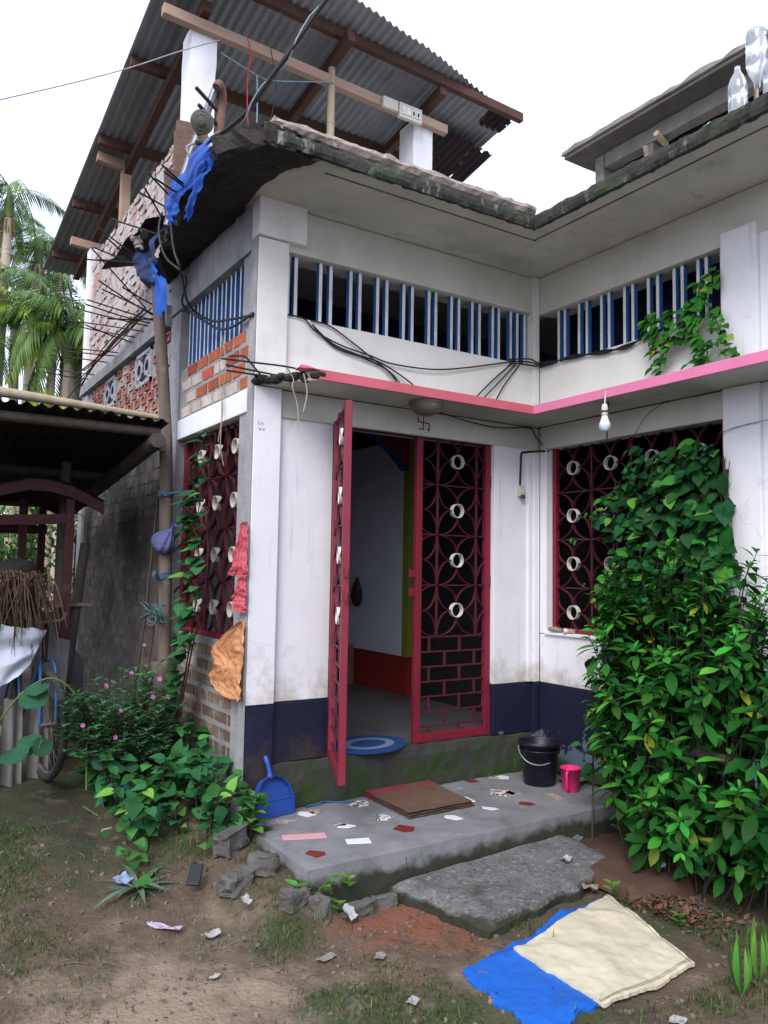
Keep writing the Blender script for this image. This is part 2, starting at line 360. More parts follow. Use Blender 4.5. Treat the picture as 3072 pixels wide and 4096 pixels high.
# --- front wall (faces the camera's left), plane y = 0
def wall_part(name, m, *boxes, bevel=.004, parent=H):
    b = MB()
    for q in boxes: b.box(*q)
    return b.build(name, m, parent, bevel)
wall_part('corner_column', M_white, (-2.335,-2.155,-.03,.06,.36,2.27))
wall_part('corner_column', M_raw, (-2.35,-2.336,-.026,.055,-.5,3.2), (-2.335,-2.13,.062,.2,-.5,3.2), bevel=.003)
wall_part('corner_column', M_cream, (-2.335,-2.13,-.03,.06,2.34,3.2))
b = MB(); b.rbox(-2.336,-2.154,-.032,.06,-.5,.357,.07,.004); b.build('column_dado', M_navy, H)
wall_part('wall_panel', M_white, (-2.155,-1.765,.012,.13,.362,2.13))
wall_part('wall_panel', M_navy, (-2.154,-1.765,.009,.13,.0,.358))
wall_part('wall_panel', M_white, (-.42,-.055,.0,.13,.362,2.1))
wall_part('wall_panel', M_navy_peel, (-.42,-.055,-.003,.13,-.0,.358))
wall_part('corner_strip', M_white, (-.054,.0,-.035,.13,.362,2.1), (-.1,.0,-.02,.02,.363,2.099))
wall_part('corner_strip', M_navy_peel, (-.056,.0,-.038,.13,-.26,.358))
wall_part('lintel', M_beam, (-2.154,.12,-.003,.15,2.1,2.27))
b = MB(); b.rbox(-2.334,.12,-.022,.12,-.5,.0,.06,.008); b.build('plinth', M_moss_step, H)
wall_part('wall_band', M_cream, (-2.13,.12,.0,.13,2.34,2.75))
wall_part('corner_strip', M_cream, (-.054,.0,-.03,.13,2.345,3.44))
wall_part('beam', M_beam, (-2.13,.12,-.004,.2,3.16,3.44))
wall_part('column_capital', M_cream, (-2.345,-2.02,-.055,.21,3.205,3.445))
# lower ledge (pink) wraps both fronts
b = MB(); b.prism([(-2.30,-.002),(-2.13,-.30),(-2.06,-.365),(-.375,-.365),(-.375,-7),(-.001,-7),(-.001,-.002)], 2.275, 2.33)
b.build('ledge', M_soffit, H)
wall_part('ledge_band', M_pinkA, (-2.08,-.381,-.384,-.366,2.272,2.334), bevel=.003)
wall_part('ledge_band', M_pinkB, (-.396,-.376,-7,-.3845,2.272,2.334), bevel=.003)
wall_part('ledge_band', M_pinkB, (-.3805,-.376,-.384,-.366,2.272,2.334), bevel=0)
b = MB()
for i in range(16):
    t = i/15; p = Vector((-2.31+.25*t, -.03-.33*t, 2.305)); r = .03+.018*random.random()
    b.lathe([(0,-r*.7),(r*.8,-r*.4),(r,0),(r*.7,r*.5),(0,r*.7)], p+Vector((random.uniform(-.02,.02),random.uniform(-.02,.02),random.uniform(-.012,.012))), 6, sm=False)
b.build('broken_ledge_end', M_rot, H)
b = MB(); b.rbox(-2.20,-2.02,-.36,-.25,2.33,2.352,.03,.012); b.build('red_plaster_lump', M_pinkA, H)
# --- right wall, plane x = 0
wall_part('wall_panel', M_white, (0,.13,-.105,-.036,.72,2.1))
wall_part('wall_panel', M_white, (.002,.13,-1.6,-.036,.362,.715), bevel=.003)
wall_part('wall_panel', M_navy_peel, (-.001,.13,-7,-.037,-.26,.358))
b = MB(); b.rbox(-.012,.12,-7,-.03,-.6,-.262,.08,.008); b.build('plinth', M_moss_step, H)
wall_part('window_sill', M_white, (-.018,.13,-1.59,-.10,.715,.735), bevel=.003)
wall_part('lintel', M_beam, (.002,.13,-1.6,-.036,2.1,2.27))
wall_part('pilaster', M_white, (-.03,.13,-1.83,-1.6,.362,2.272))
wall_part('wall_panel', M_white, (.002,.13,-7,-1.83,.362,2.272))
wall_part('pilaster', M_white, (-.03,.13,-1.83,-1.6,2.34,3.22))
wall_part('wall_panel', M_white, (.002,.13,-7,-1.83,2.34,3.22))
wall_part('wall_band', M_cream, (.002,.13,-1.6,-.031,2.34,2.735))
wall_part('beam', M_beam, (-.004,.2,-7,-.031,3.15,3.44))
# --- slatted vents
def slat_mesh():
    b = MB(); b.box(-.0115,.0115,-.0185,-.018,0,1,0); b.box(-.0115,.0115,-.0178,.0185,0,1,1)
    return b.mesh('slat', [M_slat_w, M_slat_b])
SL = slat_mesh()
for i, x in enumerate([-2.10,-2.045,-1.87,-1.795,-1.64,-1.57,-1.425,-1.355,-1.215,-1.145,-1.0,-.935,-.795,-.73,-.60,-.535,-.405,-.345,-.225,-.165,-.085]):
    inst('slat', SL, H, (x+random.uniform(-.004,.004), .06, 2.752), (0,0,0), (1,1,.405))
for y in [-.19,-.255,-.40,-.47,-.61,-.68,-.82,-.89,-1.02,-1.09,-1.22,-1.28,-1.40,-1.46,-1.56]:
    inst('slat', SL, H, (.06, y+random.uniform(-.004,.004), 2.737), (0,0,-math.pi/2), (1,1,.41))
y = .10
while y < 1.38:
    for k in (0, .075):
        inst('slat', SL, H, (-2.26, y+k, 2.662), (0,0,-math.pi/2), (.9,2.1,.47))
    y += .165
# --- side wall, plane x = -2.34
wall_part('side_beam', M_white, (-2.347,-2.2,.058,1.4,2.12,2.268), bevel=.006)
wall_part('side_sill_wall', M_mortar, (-2.32,-2.2,.06,1.4,-.5,.70))
wall_part('brick_panel', M_mortar, (-2.333,-2.2,.056,1.4,2.27,2.655))
b = MB(); b.rbox(-2.36,-2.14,.05,1.66,3.125,3.44,.08,.01); b.build('side_beam', M_raw, H)
b = MB(); b.rbox(-2.352,-2.14,1.4,1.64,-.5,3.12,.1,.006); b.build('side_column', M_raw, H)
wall_part('window_jamb', M_raw, (-2.345,-2.2,.056,.07,.70,2.12), bevel=.003)
def brick_mesh(m, l, h, frog=False, name='brick', dep=.05):
    # face towards -x, length along y
    b = MB()
    if not frog:
        b.rbox(-dep,0,-l/2,l/2,-h/2,h/2,.06,.006,13)
    else:
        a, c, d = l/2, h/2, .022; i, k = a*.62, c*.55
        v = [(-dep,-a,-c),(-dep,a,-c),(-dep,a,c),(-dep,-a,c),(-dep,-i,-k),(-dep,i,-k),(-dep,i,k),(-dep,-i,k),
             (-dep+d,-i,-k),(-dep+d,i,-k),(-dep+d,i,k),(-dep+d,-i,k),(0,-a,-c),(0,a,-c),(0,a,c),(0,-a,c)]
        b.add(v, [(0,4,5,1),(1,5,6,2),(2,6,7,3),(3,7,4,0),(4,8,9,5),(5,9,10,6),(6,10,11,7),(7,11,8,4),(8,11,10,9),(0,1,13,12),(1,2,14,13),(2,3,15,14),(3,0,12,15)])
    return b.mesh(name, m)
panel = H
BR = [brick_mesh(M_brick, .205, .078), brick_mesh(M_brick_w, .205, .078), brick_mesh(M_brick, .115, .078)]
for r in range(4):
    z = 2.315 + r*.098; y = .12 - (r % 2)*.11
    while y < 1.38:
        yc = clamp(y, .115, 1.29)
        inst('brick', BR[random.choice([0,0,1]) if y < 1.0 else random.choice([0,1,1])], H, (-2.2945, y+random.uniform(-.006,.006), z+random.uniform(-.004,.004)), (random.uniform(-.02,.02),0,0), (1,.86 if y<.15 else 1,1)) if .12 <= y <= 1.31 else None
        y += .225
SB = [brick_mesh(M_brick_w, .205, .075), brick_mesh(mat('dull_brown_brick', (.20,.13,.09), (.14,.10,.075), 9, .95, .4, 50, [((.34,.33,.31), 6, .52, .68, dict(amt=.9))], rnd=.3), .205, .075)]
for r in range(11):
    z = -.36 + r*.098; y = .17 - (r % 2)*.1
    while y < 1.35:
        inst('brick', SB[1 if random.random() < .93 else 0], H, (-2.2800+random.uniform(-.004,.002), y, z), (random.uniform(-.015,.015),0,0)) if y > .15 else None
        y += .228
# far side wall: smoke-stained below, bricks with frogs above
wall_part('side_wall', M_smoke, (-2.338,-2.2,1.64,4.7,-.5,2.15), bevel=0)
wall_part('side_wall', M_mortar, (-2.334,-2.2,1.64,4.7,2.15,3.04), bevel=0)
b = MB()
for r in range(24):
    z = -.3 + r*.1; y = 1.75 - (r % 2)*.1
    while y < 4.5 and z < 2.1:
        b.rbox(-2.345-random.uniform(0,.003),-2.32,y-.1,y+.1,z-.04,z+.04,.1,.006,13) if y > 1.74 else None
        y += .23
o = b.build('brick_relief', M_smoke_b, H); o['kind'] = 'stuff'
FR = [brick_mesh(mat('muted_red_brick', (.34,.125,.09), (.25,.085,.06), 14, .9, .4, 60, [((.42,.37,.35), 9, .55, .70, dict(amt=.8))], rnd=.25), .125, .078, True), brick_mesh(mat('pale_red_brick', (.46,.38,.35), (.38,.24,.20), 12, .9, .4, 60, [((.36,.15,.10), 10, .58, .70, dict(amt=.7))], rnd=.18), .125, .078, True)]
for r in range(9):
    z = 2.21 + r*.098; y = 1.72 - (r % 2)*.11
    while y < 4.55:
        inj = (2.13 < y < 2.68 and 2.70 < z) or (3.30 < y < 3.82 and 2.70 < z) or (4.4<y<4.6 and z>2.7)
        if y > 1.70 and not inj:
            inst('brick', FR[random.choice([0,0,1,1,1]) if r < 4 else random.choice([0,0,0,1])], H, (-2.30+random.uniform(-.006,.004), y, z), (random.uniform(-.02,.02),0,0))
        y += .215
def jali(y0, y1):
    b = MB(); x0, x1 = -2.352, -2.32; z0, z1 = 2.735, 3.03; ym = (y0+y1)/2; zm = (z0+z1)/2; w = y1-y0; h = z1-z0
    for q in ((y0,y0+.03,z0,z1),(y1-.03,y1,z0,z1),(y0,y1,z0,z0+.03),(y0,y1,z1-.03,z1)): b.box(x0,x1,*q)
    for cy in (y0+w*.25, y0+w*.75): b.lathe([(.035*w/.3,-.015),(.055*w/.3,-.015),(.055*w/.3,.015),(.035*w/.3,.015)], (x0+.016,cy,zm), 10, axis=(1,0,0), sm=False)
    for s in (-1,1):
        for t in (-1,1):
            P = curve([(x0+.016, ym+s*w*.05, zm+t*.02),(x0+.016, ym+s*w*.2, zm+t*h*.18),(x0+.016, ym+s*w*.42, zm+t*h*.42)], 4)
            b.tube(P, .013, 5)
            P = curve([(x0+.016, ym+s*w*.42, zm+t*.0),(x0+.016, ym+s*w*.3, zm+t*h*.3),(x0+.016, ym+s*w*.05, zm+t*h*.42)], 4)
            b.tube(P, .012, 5)
    o = b.build('lattice_block', M_jali, H)
    wall_part('lattice_backing', M_dark, (-2.338,-2.33,y0+.03,y1-.03,z0+.03,z1-.03), bevel=0)
jali(2.16,2.64); jali(3.34,3.78)
b = MB(); b.rbox(-2.40,-2.14,1.64,4.78,3.05,3.24,.1,.012); b.build('side_slab_band', M_raw, H)
b = MB(); b.rbox(-2.37,-2.14,4.52,4.76,-.5,3.05,.12,.008); b.build('side_column', M_raw, H)
# --- upper slab (roof terrace) with rotten left end
b = MB(); b.prism([(-2.26,-.64),(-.645,-.64),(-.645,-7),(6,-7),(6,5),(-2.15,5),(-2.15,1.66),(-2.30,.35),(-2.40,.05),(-2.42,-.25),(-2.35,-.5)], 3.444, 3.52)
b.build('upper_slab', M_soffit, H)
b = MB(); b.rbox(-2.52,-.618,-.668,-.625,3.432,3.525,.03,.009,16); b.build('slab_edge', M_edge, H)
b = MB(); b.rbox(-.668,-.62,-4.5,-.66,3.432,3.53,.03,.008,16); b.build('slab_edge', M_edge, H)
b = MB(); b.rbox(-2.54,-.60,-.66,-.47,3.527,3.61,.035,.016,9); b.build('parapet', M_parapet, H)
for q in ((-2.15,-.50,-.525,-.515,3.4395,3.4435),(-.525,-.515,-7,-.526,3.4395,3.4435)): wall_part('drip_groove', M_under0, q, bevel=0)
b = MB()
def rot(u, v):
    o = [(-2.42,-.66),(-2.60,-.64),(-2.74,-.35),(-2.74,0),(-2.70,.45),(-2.64,.85),(-2.55,1.3),(-2.42,1.72)]
    i = [(-2.24,-.65),(-2.28,-.56),(-2.36,-.45),(-2.40,-.2),(-2.38,.1),(-2.28,.4),(-2.2,1.0),(-2.16,1.72)]
    t = u*(len(o)-1); k = min(int(t), len(o)-2); f = t-k
    a = Vector(i[k]).lerp(Vector(i[k+1]), f); c = Vector(o[k]).lerp(Vector(o[k+1]), f); p = a.lerp(c, v)
    return p
NU, NV = 46, 10
def rot_pt(u, v, zz):
    p = rot(u, v); n1 = noise.noise(Vector((p.x*9, p.y*9, zz*5))); n2 = noise.noise(Vector((p.x*22, p.y*22, zz*9+4)))
    ed = (v > .93)
    return (p.x + (n1*.05+n2*.03)*(1 if ed else .1), p.y + n2*.02*(1 if ed else 0), zz + n1*.016 + n2*.012 + (.02 if ed else 0))
b.grid(lambda u,v: rot_pt(u,v,3.425), NU, NV, sm=False)
b.grid(lambda u,v: rot_pt(u,v,3.53), NU, NV, sm=False)
b.grid(lambda u,v: rot_pt(u,1,3.425+.105*v), NU, 2, sm=False)
b.build('rotten_slab_edge', M_rot, H)
# side beam under the rotten slab already stands at z 3.12..3.44
# --- inner rooms
def wallbox(name, m, *q): return wall_part(name, m, *q, bevel=0)
M_inwhite = mat('pale_blue_inner_paint', (.72,.74,.86), (.66,.68,.80), 3, .8, .05, 60)
wallbox('room_floor', M_floor_in, (-2.3,3.2,.121,5.2,-.1,-.002))
wallbox('room_wall', M_inwhite, (.05,.17,1.90,3.4,.36,2.45), (-2.2,3.2,4.4,4.5,.36,2.6))
wallbox('room_wall', M_inwhite, (.042,.055,1.88,2.1,.36,2.45))
wallbox('room_dado', M_red_in, (.044,.172,1.79,3.41,0,.358), (-2.2,3.2,4.392,4.5,0,.358), (.172,.44,1.785,1.9,0,.358))
wallbox('room_wall', M_green_in, (.045,.44,1.78,1.88,.36,2.45))
wallbox('door_frame', M_brown_door, (.44,.50,1.77,1.9,0,2.1), (.44,1.4,1.77,1.9,2.1,2.16))
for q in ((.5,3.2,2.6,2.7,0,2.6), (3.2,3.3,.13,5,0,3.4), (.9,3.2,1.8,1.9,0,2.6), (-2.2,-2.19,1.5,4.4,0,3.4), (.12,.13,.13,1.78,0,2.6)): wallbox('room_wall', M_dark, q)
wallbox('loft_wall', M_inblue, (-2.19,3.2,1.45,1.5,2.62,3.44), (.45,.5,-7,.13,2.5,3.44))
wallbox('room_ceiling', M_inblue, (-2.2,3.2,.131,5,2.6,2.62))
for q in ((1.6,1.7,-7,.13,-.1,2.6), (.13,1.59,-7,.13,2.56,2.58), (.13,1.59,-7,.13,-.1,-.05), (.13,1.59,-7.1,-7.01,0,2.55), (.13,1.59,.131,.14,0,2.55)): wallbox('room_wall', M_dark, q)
# arch between porch and hall: red face, blue underside
b = MB(); P = []
for k in range(15):
    a = math.pi*(.5*k/14); P.append((.043-.62*(1-math.cos(a)) if False else .043-.66*math.sin(a), 2.16+.36*(1-math.cos(a))*1.0))
P = [(.043,2.13),(-.04,2.22),(-.14,2.31),(-.26,2.39),(-.42,2.46),(-.62,2.52),(-.9,2.56),(-1.3,2.58),(-2.18,2.58)]
vs = []; fs = []
for x, z in P: vs += [(x,1.78,z),(x,1.92,z),(x,1.78,2.6),(x,1.92,2.6)]
for i in range(len(P)-1):
    k = i*4; fs.append((k,k+4,k+5,k+1))
b.add(vs, fs, 1); b.add(vs, [(i*4,i*4+2,i*4+6,i*4+4) for i in range(len(P)-1)], 0)
b.add(vs, [(i*4+1,i*4+5,i*4+7,i*4+3) for i in range(len(P)-1)], 0)
for i, (x, z) in enumerate(P): pass
b.build('arch', [M_red_in, M_blue_in], H)
# --- grilles: square lattice with petal arcs and pipe rings
def petals(b, x0, z0, nx, nz_, s, sz, clipx=None, w=.02, t=.004, rr=.052):
    """in every cell eight quarter arcs of flat bar run from the ring's four sides to the lattice nodes; plane y = 0"""
    def ribbon(P):
        for p, q in zip(P[:-1], P[1:]):
            if clipx and not (clipx[0] <= (p[0]+q[0])/2 <= clipx[1]): continue
            b.bar(p, q, t, w, (0,1,0))
    T = [math.pi/2*k/7 for k in range(8)]
    for i in range(nx):
        for j in range(nz_):
            cx, cz = x0+(i+.5)*s, z0+(j+.5)*sz
            for sx in (-1,1):
                for q in (-1,1):
                    ribbon([(cx+sx*s/2*(1-math.cos(a)), 0, cz+q*(rr+(sz/2-rr)*math.sin(a))) for a in T])
                    ribbon([(cx+sx*(rr+(s/2-rr)*math.sin(a)), 0, cz+q*sz/2*(1-math.cos(a))) for a in T])
rb = MB(); rb.lathe([(.046,-.018),(.051,-.018),(.051,.018),(.046,.018),(.046,-.018)], (0,0,0), 20, axis=(0,1,0), sm=False)
RING = rb.mesh('pipe_ring', M_ring)
def leaf_gate(name, mirror):
    b = MB(); W, Ht = .665, 2.105
    for q in ((0,.05,-.02,.02,0,Ht),(W-.05,W,-.02,.02,0,Ht),(.05,W-.05,-.02,.02,0,.06),(.05,W-.05,-.012,.012,Ht-.014,Ht)): b.box(*q)
    o = b.build(name, M_maroon, H, .003, local=True)
    c = MB(); zs = [.10+.1015*k for k in range(7)]
    for z in zs: c.box(.05,W-.05,-.006,.006,z-.005,z+.005)
    for k, z in enumerate(zs[:-1] ):
        for q in ((.13,.395) if k % 2 else (.265,.53)): c.box(q-.009,q+.009,-.005,.005,z+.005,z+.0965)
    for q in (.13,.395): c.box(q-.009,q+.009,-.005,.005,.06,.095)
    zb = .715
    for x in (.19,.54): c.box(x-.009,x+.009,-.004,.004,zb,Ht-.014)
    for j in range(1,4): c.box(.05,W-.05,-.004,.004,zb+.3525*j-.004,zb+.3525*j+.004)
    petals(c, .19-.35, zb, 3, 4, .35, .3525, (.05,W-.05), w=.02)
    c.build('lattice_bars', M_maroon_d, o, local=True)
    for j in range(4):
        r = inst('pipe_ring', RING); r.parent = o; r.location = (.365, 0, zb+.3525*(j+.5))
    d = MB()
    for z in (.99,1.12):
        d.box(-.045 if not mirror else W-.005, .0 if not mirror else W+.045, -.006,.006, z, z+.055)
    d.build('hasp', M_maroon, o, .002, local=True)
    e = MB(); 
    for z in (.28,1.05,1.78): e.box((W-.01) if not mirror else -.03, W+.03 if not mirror else .01, -.022,.022, z, z+.09)
    e.build('hinge', M_maroon_d, o, .003, local=True)
    return o
g1 = leaf_gate('gate_leaf', False); g1.location = Vector((-1.085, .055, .003)) - wloc(H)
g1['label'] = 'closed right leaf of the maroon iron gate'
g2 = leaf_gate('gate_leaf', True); g2.location = Vector((-1.765, -.035, .006)) - wloc(H); g2.rotation_euler = (0,0,R(-113.5))
g2['label'] = 'left leaf of the maroon iron gate swung open'
wall_part('gate_frame', M_maroon_d, (-1.765,-1.742,.0,.06,0,2.1), (-.418,-.40,.02,.075,0,2.098), (-1.742,-.418,.03,.09,2.096,2.13), bevel=.002)
def window_grille(name, W, Ht, nx, nz_, x0, z0, s, sz):
    b = MB()
    for q in ((0,.035,-.02,.02,0,Ht),(W-.035,W,-.02,.02,0,Ht),(.035,W-.035,-.02,.02,0,.03),(.035,W-.035,-.008,.008,Ht-.012,Ht)): b.box(*q)
    o = b.build(name, M_maroon, H, .003, local=True); c = MB()
    for i in range(nx+1):
        x = x0+i*s
        if .03 < x < W-.03: c.box(x-.007,x+.007,-.004,.004,.03,Ht-.03)
    for j in range(nz_+1):
        z = z0+j*sz
        if .03 < z < Ht-.03: c.box(.035,W-.035,-.004,.004,z-.004,z+.004)
    petals(c, x0, z0, nx, nz_, s, sz, (.03, W-.03), w=.026)
    c.build('lattice_bars', M_maroon_d, o, local=True)
    for i in range(nx):
        for j in range(nz_):
            x = x0+(i+.5)*s
            if .06 < x < W-.06:
                r = inst('pipe_ring', RING); r.parent = o; r.location = (x, 0, z0+(j+.5)*sz)
    return o
w1 = window_grille('window_grille', 1.46, 1.392, 4, 4, .02, -.028, .352, .352)
w1.location = Vector((.075, -.112, .737)) - wloc(H); w1.rotation_euler = (0,0,R(-90))
w2 = window_grille('window_grille', 1.31, 1.41, 5, 4, -.13, .02, .322, .352)
w2.location = Vector((-2.27, 1.385, .705)) - wloc(H); w2.rotation_euler = (0,0,R(-90))
# --- upper storey: columns, brick parapet wall, tin roof on timbers
b = MB(); b.rbox(-2.345,-2.13,1.4,1.64,3.53,5.42,.12,.006); b.build('roof_column', M_white, H)
b = MB(); b.rbox(-.225,0,1.4,1.64,3.53,5.36,.12,.004); b.build('roof_column', M_white, H)
b = MB(); b.rbox(-2.34,-2.2,1.66,4.72,3.24,4.62,.09,.02,8); b.build('parapet_wall', M_peel, H)
b = MB()
for r in range(14):
    z = 3.3 + r*.098; y = 1.8 - (r % 2)*.11
    while y < 4.6:
        if random.random() < .8: b.rbox(-2.352-random.uniform(0,.012),-2.33,y-.095,y+.095,z-.036,z+.036,.07,.014,13)
        y += .228
o = b.build('peeling_bricks', M_peel, H); o['kind'] = 'stuff'
b = MB(); b.rbox(-2.46,-2.36,1.36,1.42,3.55,4.52,.08,.01); b.rbox(-2.46,-2.2,1.34,1.40,3.55,4.60,.08,.012)
b.build('broken_brick_pier', mat('mossy_brick_pier', (.17,.10,.08), (.11,.07,.055), 6, .95, .5, 30, [((.12,.12,.05), 7, .52, .66, dict(amt=.7))]), H)
wall_part('parapet_pillar', M_white, (-2.38,-2.18,4.62,4.78,3.24,4.72))
def rz(y): return 5.68 + .15*(1.4-y)
roof = H
PITCH = .076
def sheet(x0, x1, yf, yb, dz, m, label=None, holes=None, name='roof_sheet'):
    b = MB(); nx = int((x1-x0)/PITCH*8); ny = 14
    def fn(u, v):
        x = x0+(x1-x0)*u; f = yf(x); y = f+(yb-f)*v
        if v == 0: y += .012*noise.noise(Vector((x*6,2,0)))
        return (x, y, rz(y)+dz+.013*math.sin(2*math.pi*x/PITCH)+.006*noise.noise(Vector((x*2,y*2,5))))
    b.grid(fn, nx, ny, 0, True, holes)
    o = b.build(name, m, H)
    if label: o['label'] = label
    return o
def yfront(x):
    P = [(-2.7,1.02),(-2.0,.80),(-1.2,.83),(-.23,1.00),(.52,1.20),(.95,1.34)]
    for (a,ya),(c,yc) in zip(P[:-1],P[1:]):
        if x <= c: return ya+(yc-ya)*(x-a)/(c-a)
    return P[-1][1]
xs = [-2.62,-1.93,-1.24,-.55,.14]
for i, x in enumerate(xs):
    x1 = x+.72 if i < 4 else .90
    sheet(x, x1, yfront, 3.55, .004*(i%2), M_tin)
    sheet(x, x1 if i < 4 else .70, lambda q: 3.4, 6.3, .012+.004*(i%2), M_tin)
sheet(.62, .93, lambda q: yfront(q)-.005, 1.5, -.02, M_rust, 'rusted roof sheet end with pin holes', lambda i,j: noise.noise(Vector((i*.35,j*.8,3))) > .42)
def sh2(u, v):
    x = .18+.75*u; y = 1.62+.62*v-.05*noise.noise(Vector((u*5,v*5,1))); 
    return (x, y, rz(y)-.08-.10*u-.02*v+.010*math.sin(2*math.pi*x/PITCH))
b = MB(); b.grid(sh2, 80, 12, 0, True, lambda i,j: noise.noise(Vector((i*.22,j*.6,8.2))) > .47); b.build('roof_sheet', M_rust, H)['label'] = 'loose rusted sheet hanging below the roof edge'
for k, y in enumerate((1.10, 2.25, 3.38, 4.55, 5.72)):
    x1 = .93 if k == 0 else .62
    z = rz(y)-.055
    b = MB(); b.bar((-2.60,y,z),(x1,y+(.10 if k==0 else 0),z-(.02 if k==0 else 0)), .06, .085); b.build('purlin', M_wood_red, H, .004)
for x, y0 in ((-2.26,1.3),(-1.12,1.02),(-.06,1.16)):
    b = MB(); b.bar((x,y0,rz(y0)-.145),(x,6.0,rz(6.0)-.145), .07, .095); b.build('rafter', M_wood_red, H, .004)
b = MB(); b.bar((-2.585,1.375,5.43),(.13,1.375,5.345), .07, .085); b.build('roof_beam', M_wood_pink, H, .004)
b = MB(); b.bar((-2.56,3.6,5.27),(-2.2,3.6,5.23), .07, .09); b.build('roof_beam', M_wood_pink, H, .004)
b = MB(); b.bar((-2.27,3.62,4.6),(-2.27,3.62,5.24), .09, .09); b.build('roof_post', M_wood_pink, H, .004)
b = MB(); b.bar((-2.56,4.8,4.82),(-2.2,4.8,4.80), .08, .09); b.build('roof_beam', M_wood_pink, H, .004)
b = MB(); b.tube([(-1.11,1.36,3.6),(-1.115,1.36,4.4),(-1.118,1.36,5.52)], [.036,.034,.032], 10)
for z in (4.05,4.52,5.0,5.35): b.tube([(-1.114,1.36,z-.006),(-1.114,1.36,z+.006)], .039, 10)
b.build('bamboo_post', M_bamboo, H)
# bare switchboards on the beam
b = MB(); b.box(-.62,-.46,1.30,1.335,5.30,5.40); b.build('junction_box', M_bake, H, .004)
o = MB().box(-.45,-.20,1.295,1.335,5.26,5.40).build('switchboard', M_bake, H, .005)
b = MB()
for i in range(4): b.box(-.425+i*.052,-.385+i*.052,1.287,1.296,5.295,5.365)
b.build('switch_plate', mat('switch_white', (.66,.65,.60), (.6,.59,.55), 9, .4, 0), o, .002)
b = MB()
for dx, dz in ((-.412,.05),(-.418,.03),(-.406,.03)): b.lathe([(0,.001),(.004,.001),(.004,0)], (dx+0,1.286,5.295+dz-.01), 8, axis=(0,-1,0))
for i in (2,3): b.box(-.412+i*.052,-.398+i*.052,1.281,1.288,5.31,5.345)
b.build('socket_holes', M_dark, o)
# INSERT_MORE
# steel shutter folded behind the side grille
wall_part('steel_shutter', M_maroon_d, (-2.235,-2.225,1.05,1.38,.72,2.1), bevel=.002)
# ------------------------------------------------------------------ rooftop room on the right
rr = empty('rooftop_room', (1.0,-1.5,3.53), 'small weathered concrete rooftop room with flat overhanging slab and dark openings', 'rooftop room')
M_oldc = mat('old_rooftop_concrete', (.25,.235,.225), (.17,.16,.155), 5, .95, .35, 30, [((.08,.075,.07), 4, .56, .76, dict(amt=.8)), ((.38,.37,.35), 9, .62, .74, dict(amt=.6))])
M_under = mat('dark_slab_underside', (.10,.09,.085), (.065,.06,.056), 5, .95, .3, 30, [((.22,.2,.19), 7, .62, .74, dict(amt=.5))])  # underside given a darker tone than the slab above it
b = MB(); b.rbox(.78,4,-7,.53,4.905,4.965,.09,.014); b.build('roof_slab', M_oldc, rr)
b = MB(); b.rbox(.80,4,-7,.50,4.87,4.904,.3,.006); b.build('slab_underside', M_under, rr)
for q in ((1.0,1.12,.215,.32,3.53,4.87),(1.0,1.12,-7,.214,4.735,4.87),(1.0,1.12,-.31,-.21,3.53,4.734),(1.121,4,.2,.32,3.53,4.87),(1.0,1.12,-2.0,-1.8,3.53,4.734)):
    b = MB(); b.rbox(*q,.1,.006); b.build('wall', M_oldc, rr)
wall_part('dark_interior', M_dark, (1.25,1.3,-7,.19,3.53,4.86), bevel=0, parent=rr)
b = MB(); b.tube([(1.0,-.28,4.55),(.93,-.30,4.62),(.90,-.31,4.66)], .02, 7); b.build('spout_pipe', M_bamboo, rr)
b = MB(); b.tube([(.90,-.42,4.72),(1.05,-.40,4.68)], .025, 8); b.build('spout_pipe', M_bamboo, rr)
# plastic bottles on the roof edge
def bottle(name, x, y, z, h, r, up, label, lean=(0,0)):
    b = MB()
    prof = [(0,0),(r*.9,.004),(r,.02),(r,h*.35),(r*.92,h*.38),(r,h*.41),(r,h*.62),(r*.75,h*.76),(r*.34,h*.9),(r*.3,h),(0,h)]
    if not up: prof = [(q, h-zz) for q, zz in prof][::-1]
    b.lathe(prof, (x,y,z), 16); o = b.build(name, M_bottle); place(o)
    o.rotation_euler = (lean[0], lean[1], 0)
    return tag(o, label, 'bottle', 'plastic bottles on the roof edge')
bottle('plastic_bottle', -.57, -2.083, 3.535, .27, .048, True, 'clear plastic bottle standing upright on the roof edge')
bottle('plastic_bottle', -.57, -2.19, 3.64, .30, .052, False, 'large clear plastic bottle upside down on a stick at the roof edge')
bottle('plastic_bottle', -.57, -2.275, 3.535, .25, .048, True, 'clear plastic bottle at the far right end of the roof edge')
b = MB(); b.tube([(-.57,-2.19,3.52),(-.57,-2.19,3.70)], .007, 6); tag(place(b.build('wooden_stick', M_bamboo)), 'thin stick holding up the inverted bottle on the roof', 'stick')
b = MB(); b.tube([(-.50,-2.135,3.52),(-.50,-2.135,3.95)], .006, 6); tag(place(b.build('wooden_stick', M_bamboo)), 'tall thin stick behind the roof edge bottles', 'stick')
b = MB(); b.grid(lambda u,v: (-.62+.12*v, -1.84-.17*u, 3.53+.05*math.sin(math.pi*u)*math.sin(math.pi*(.15+.7*v))+.012*noise.noise(Vector((u*6,v*6,1)))), 16, 8)
tag(place(b.build('crumpled_cloth', M_rag)), 'small crumpled white cloth lying by the roof bottles', 'cloth')

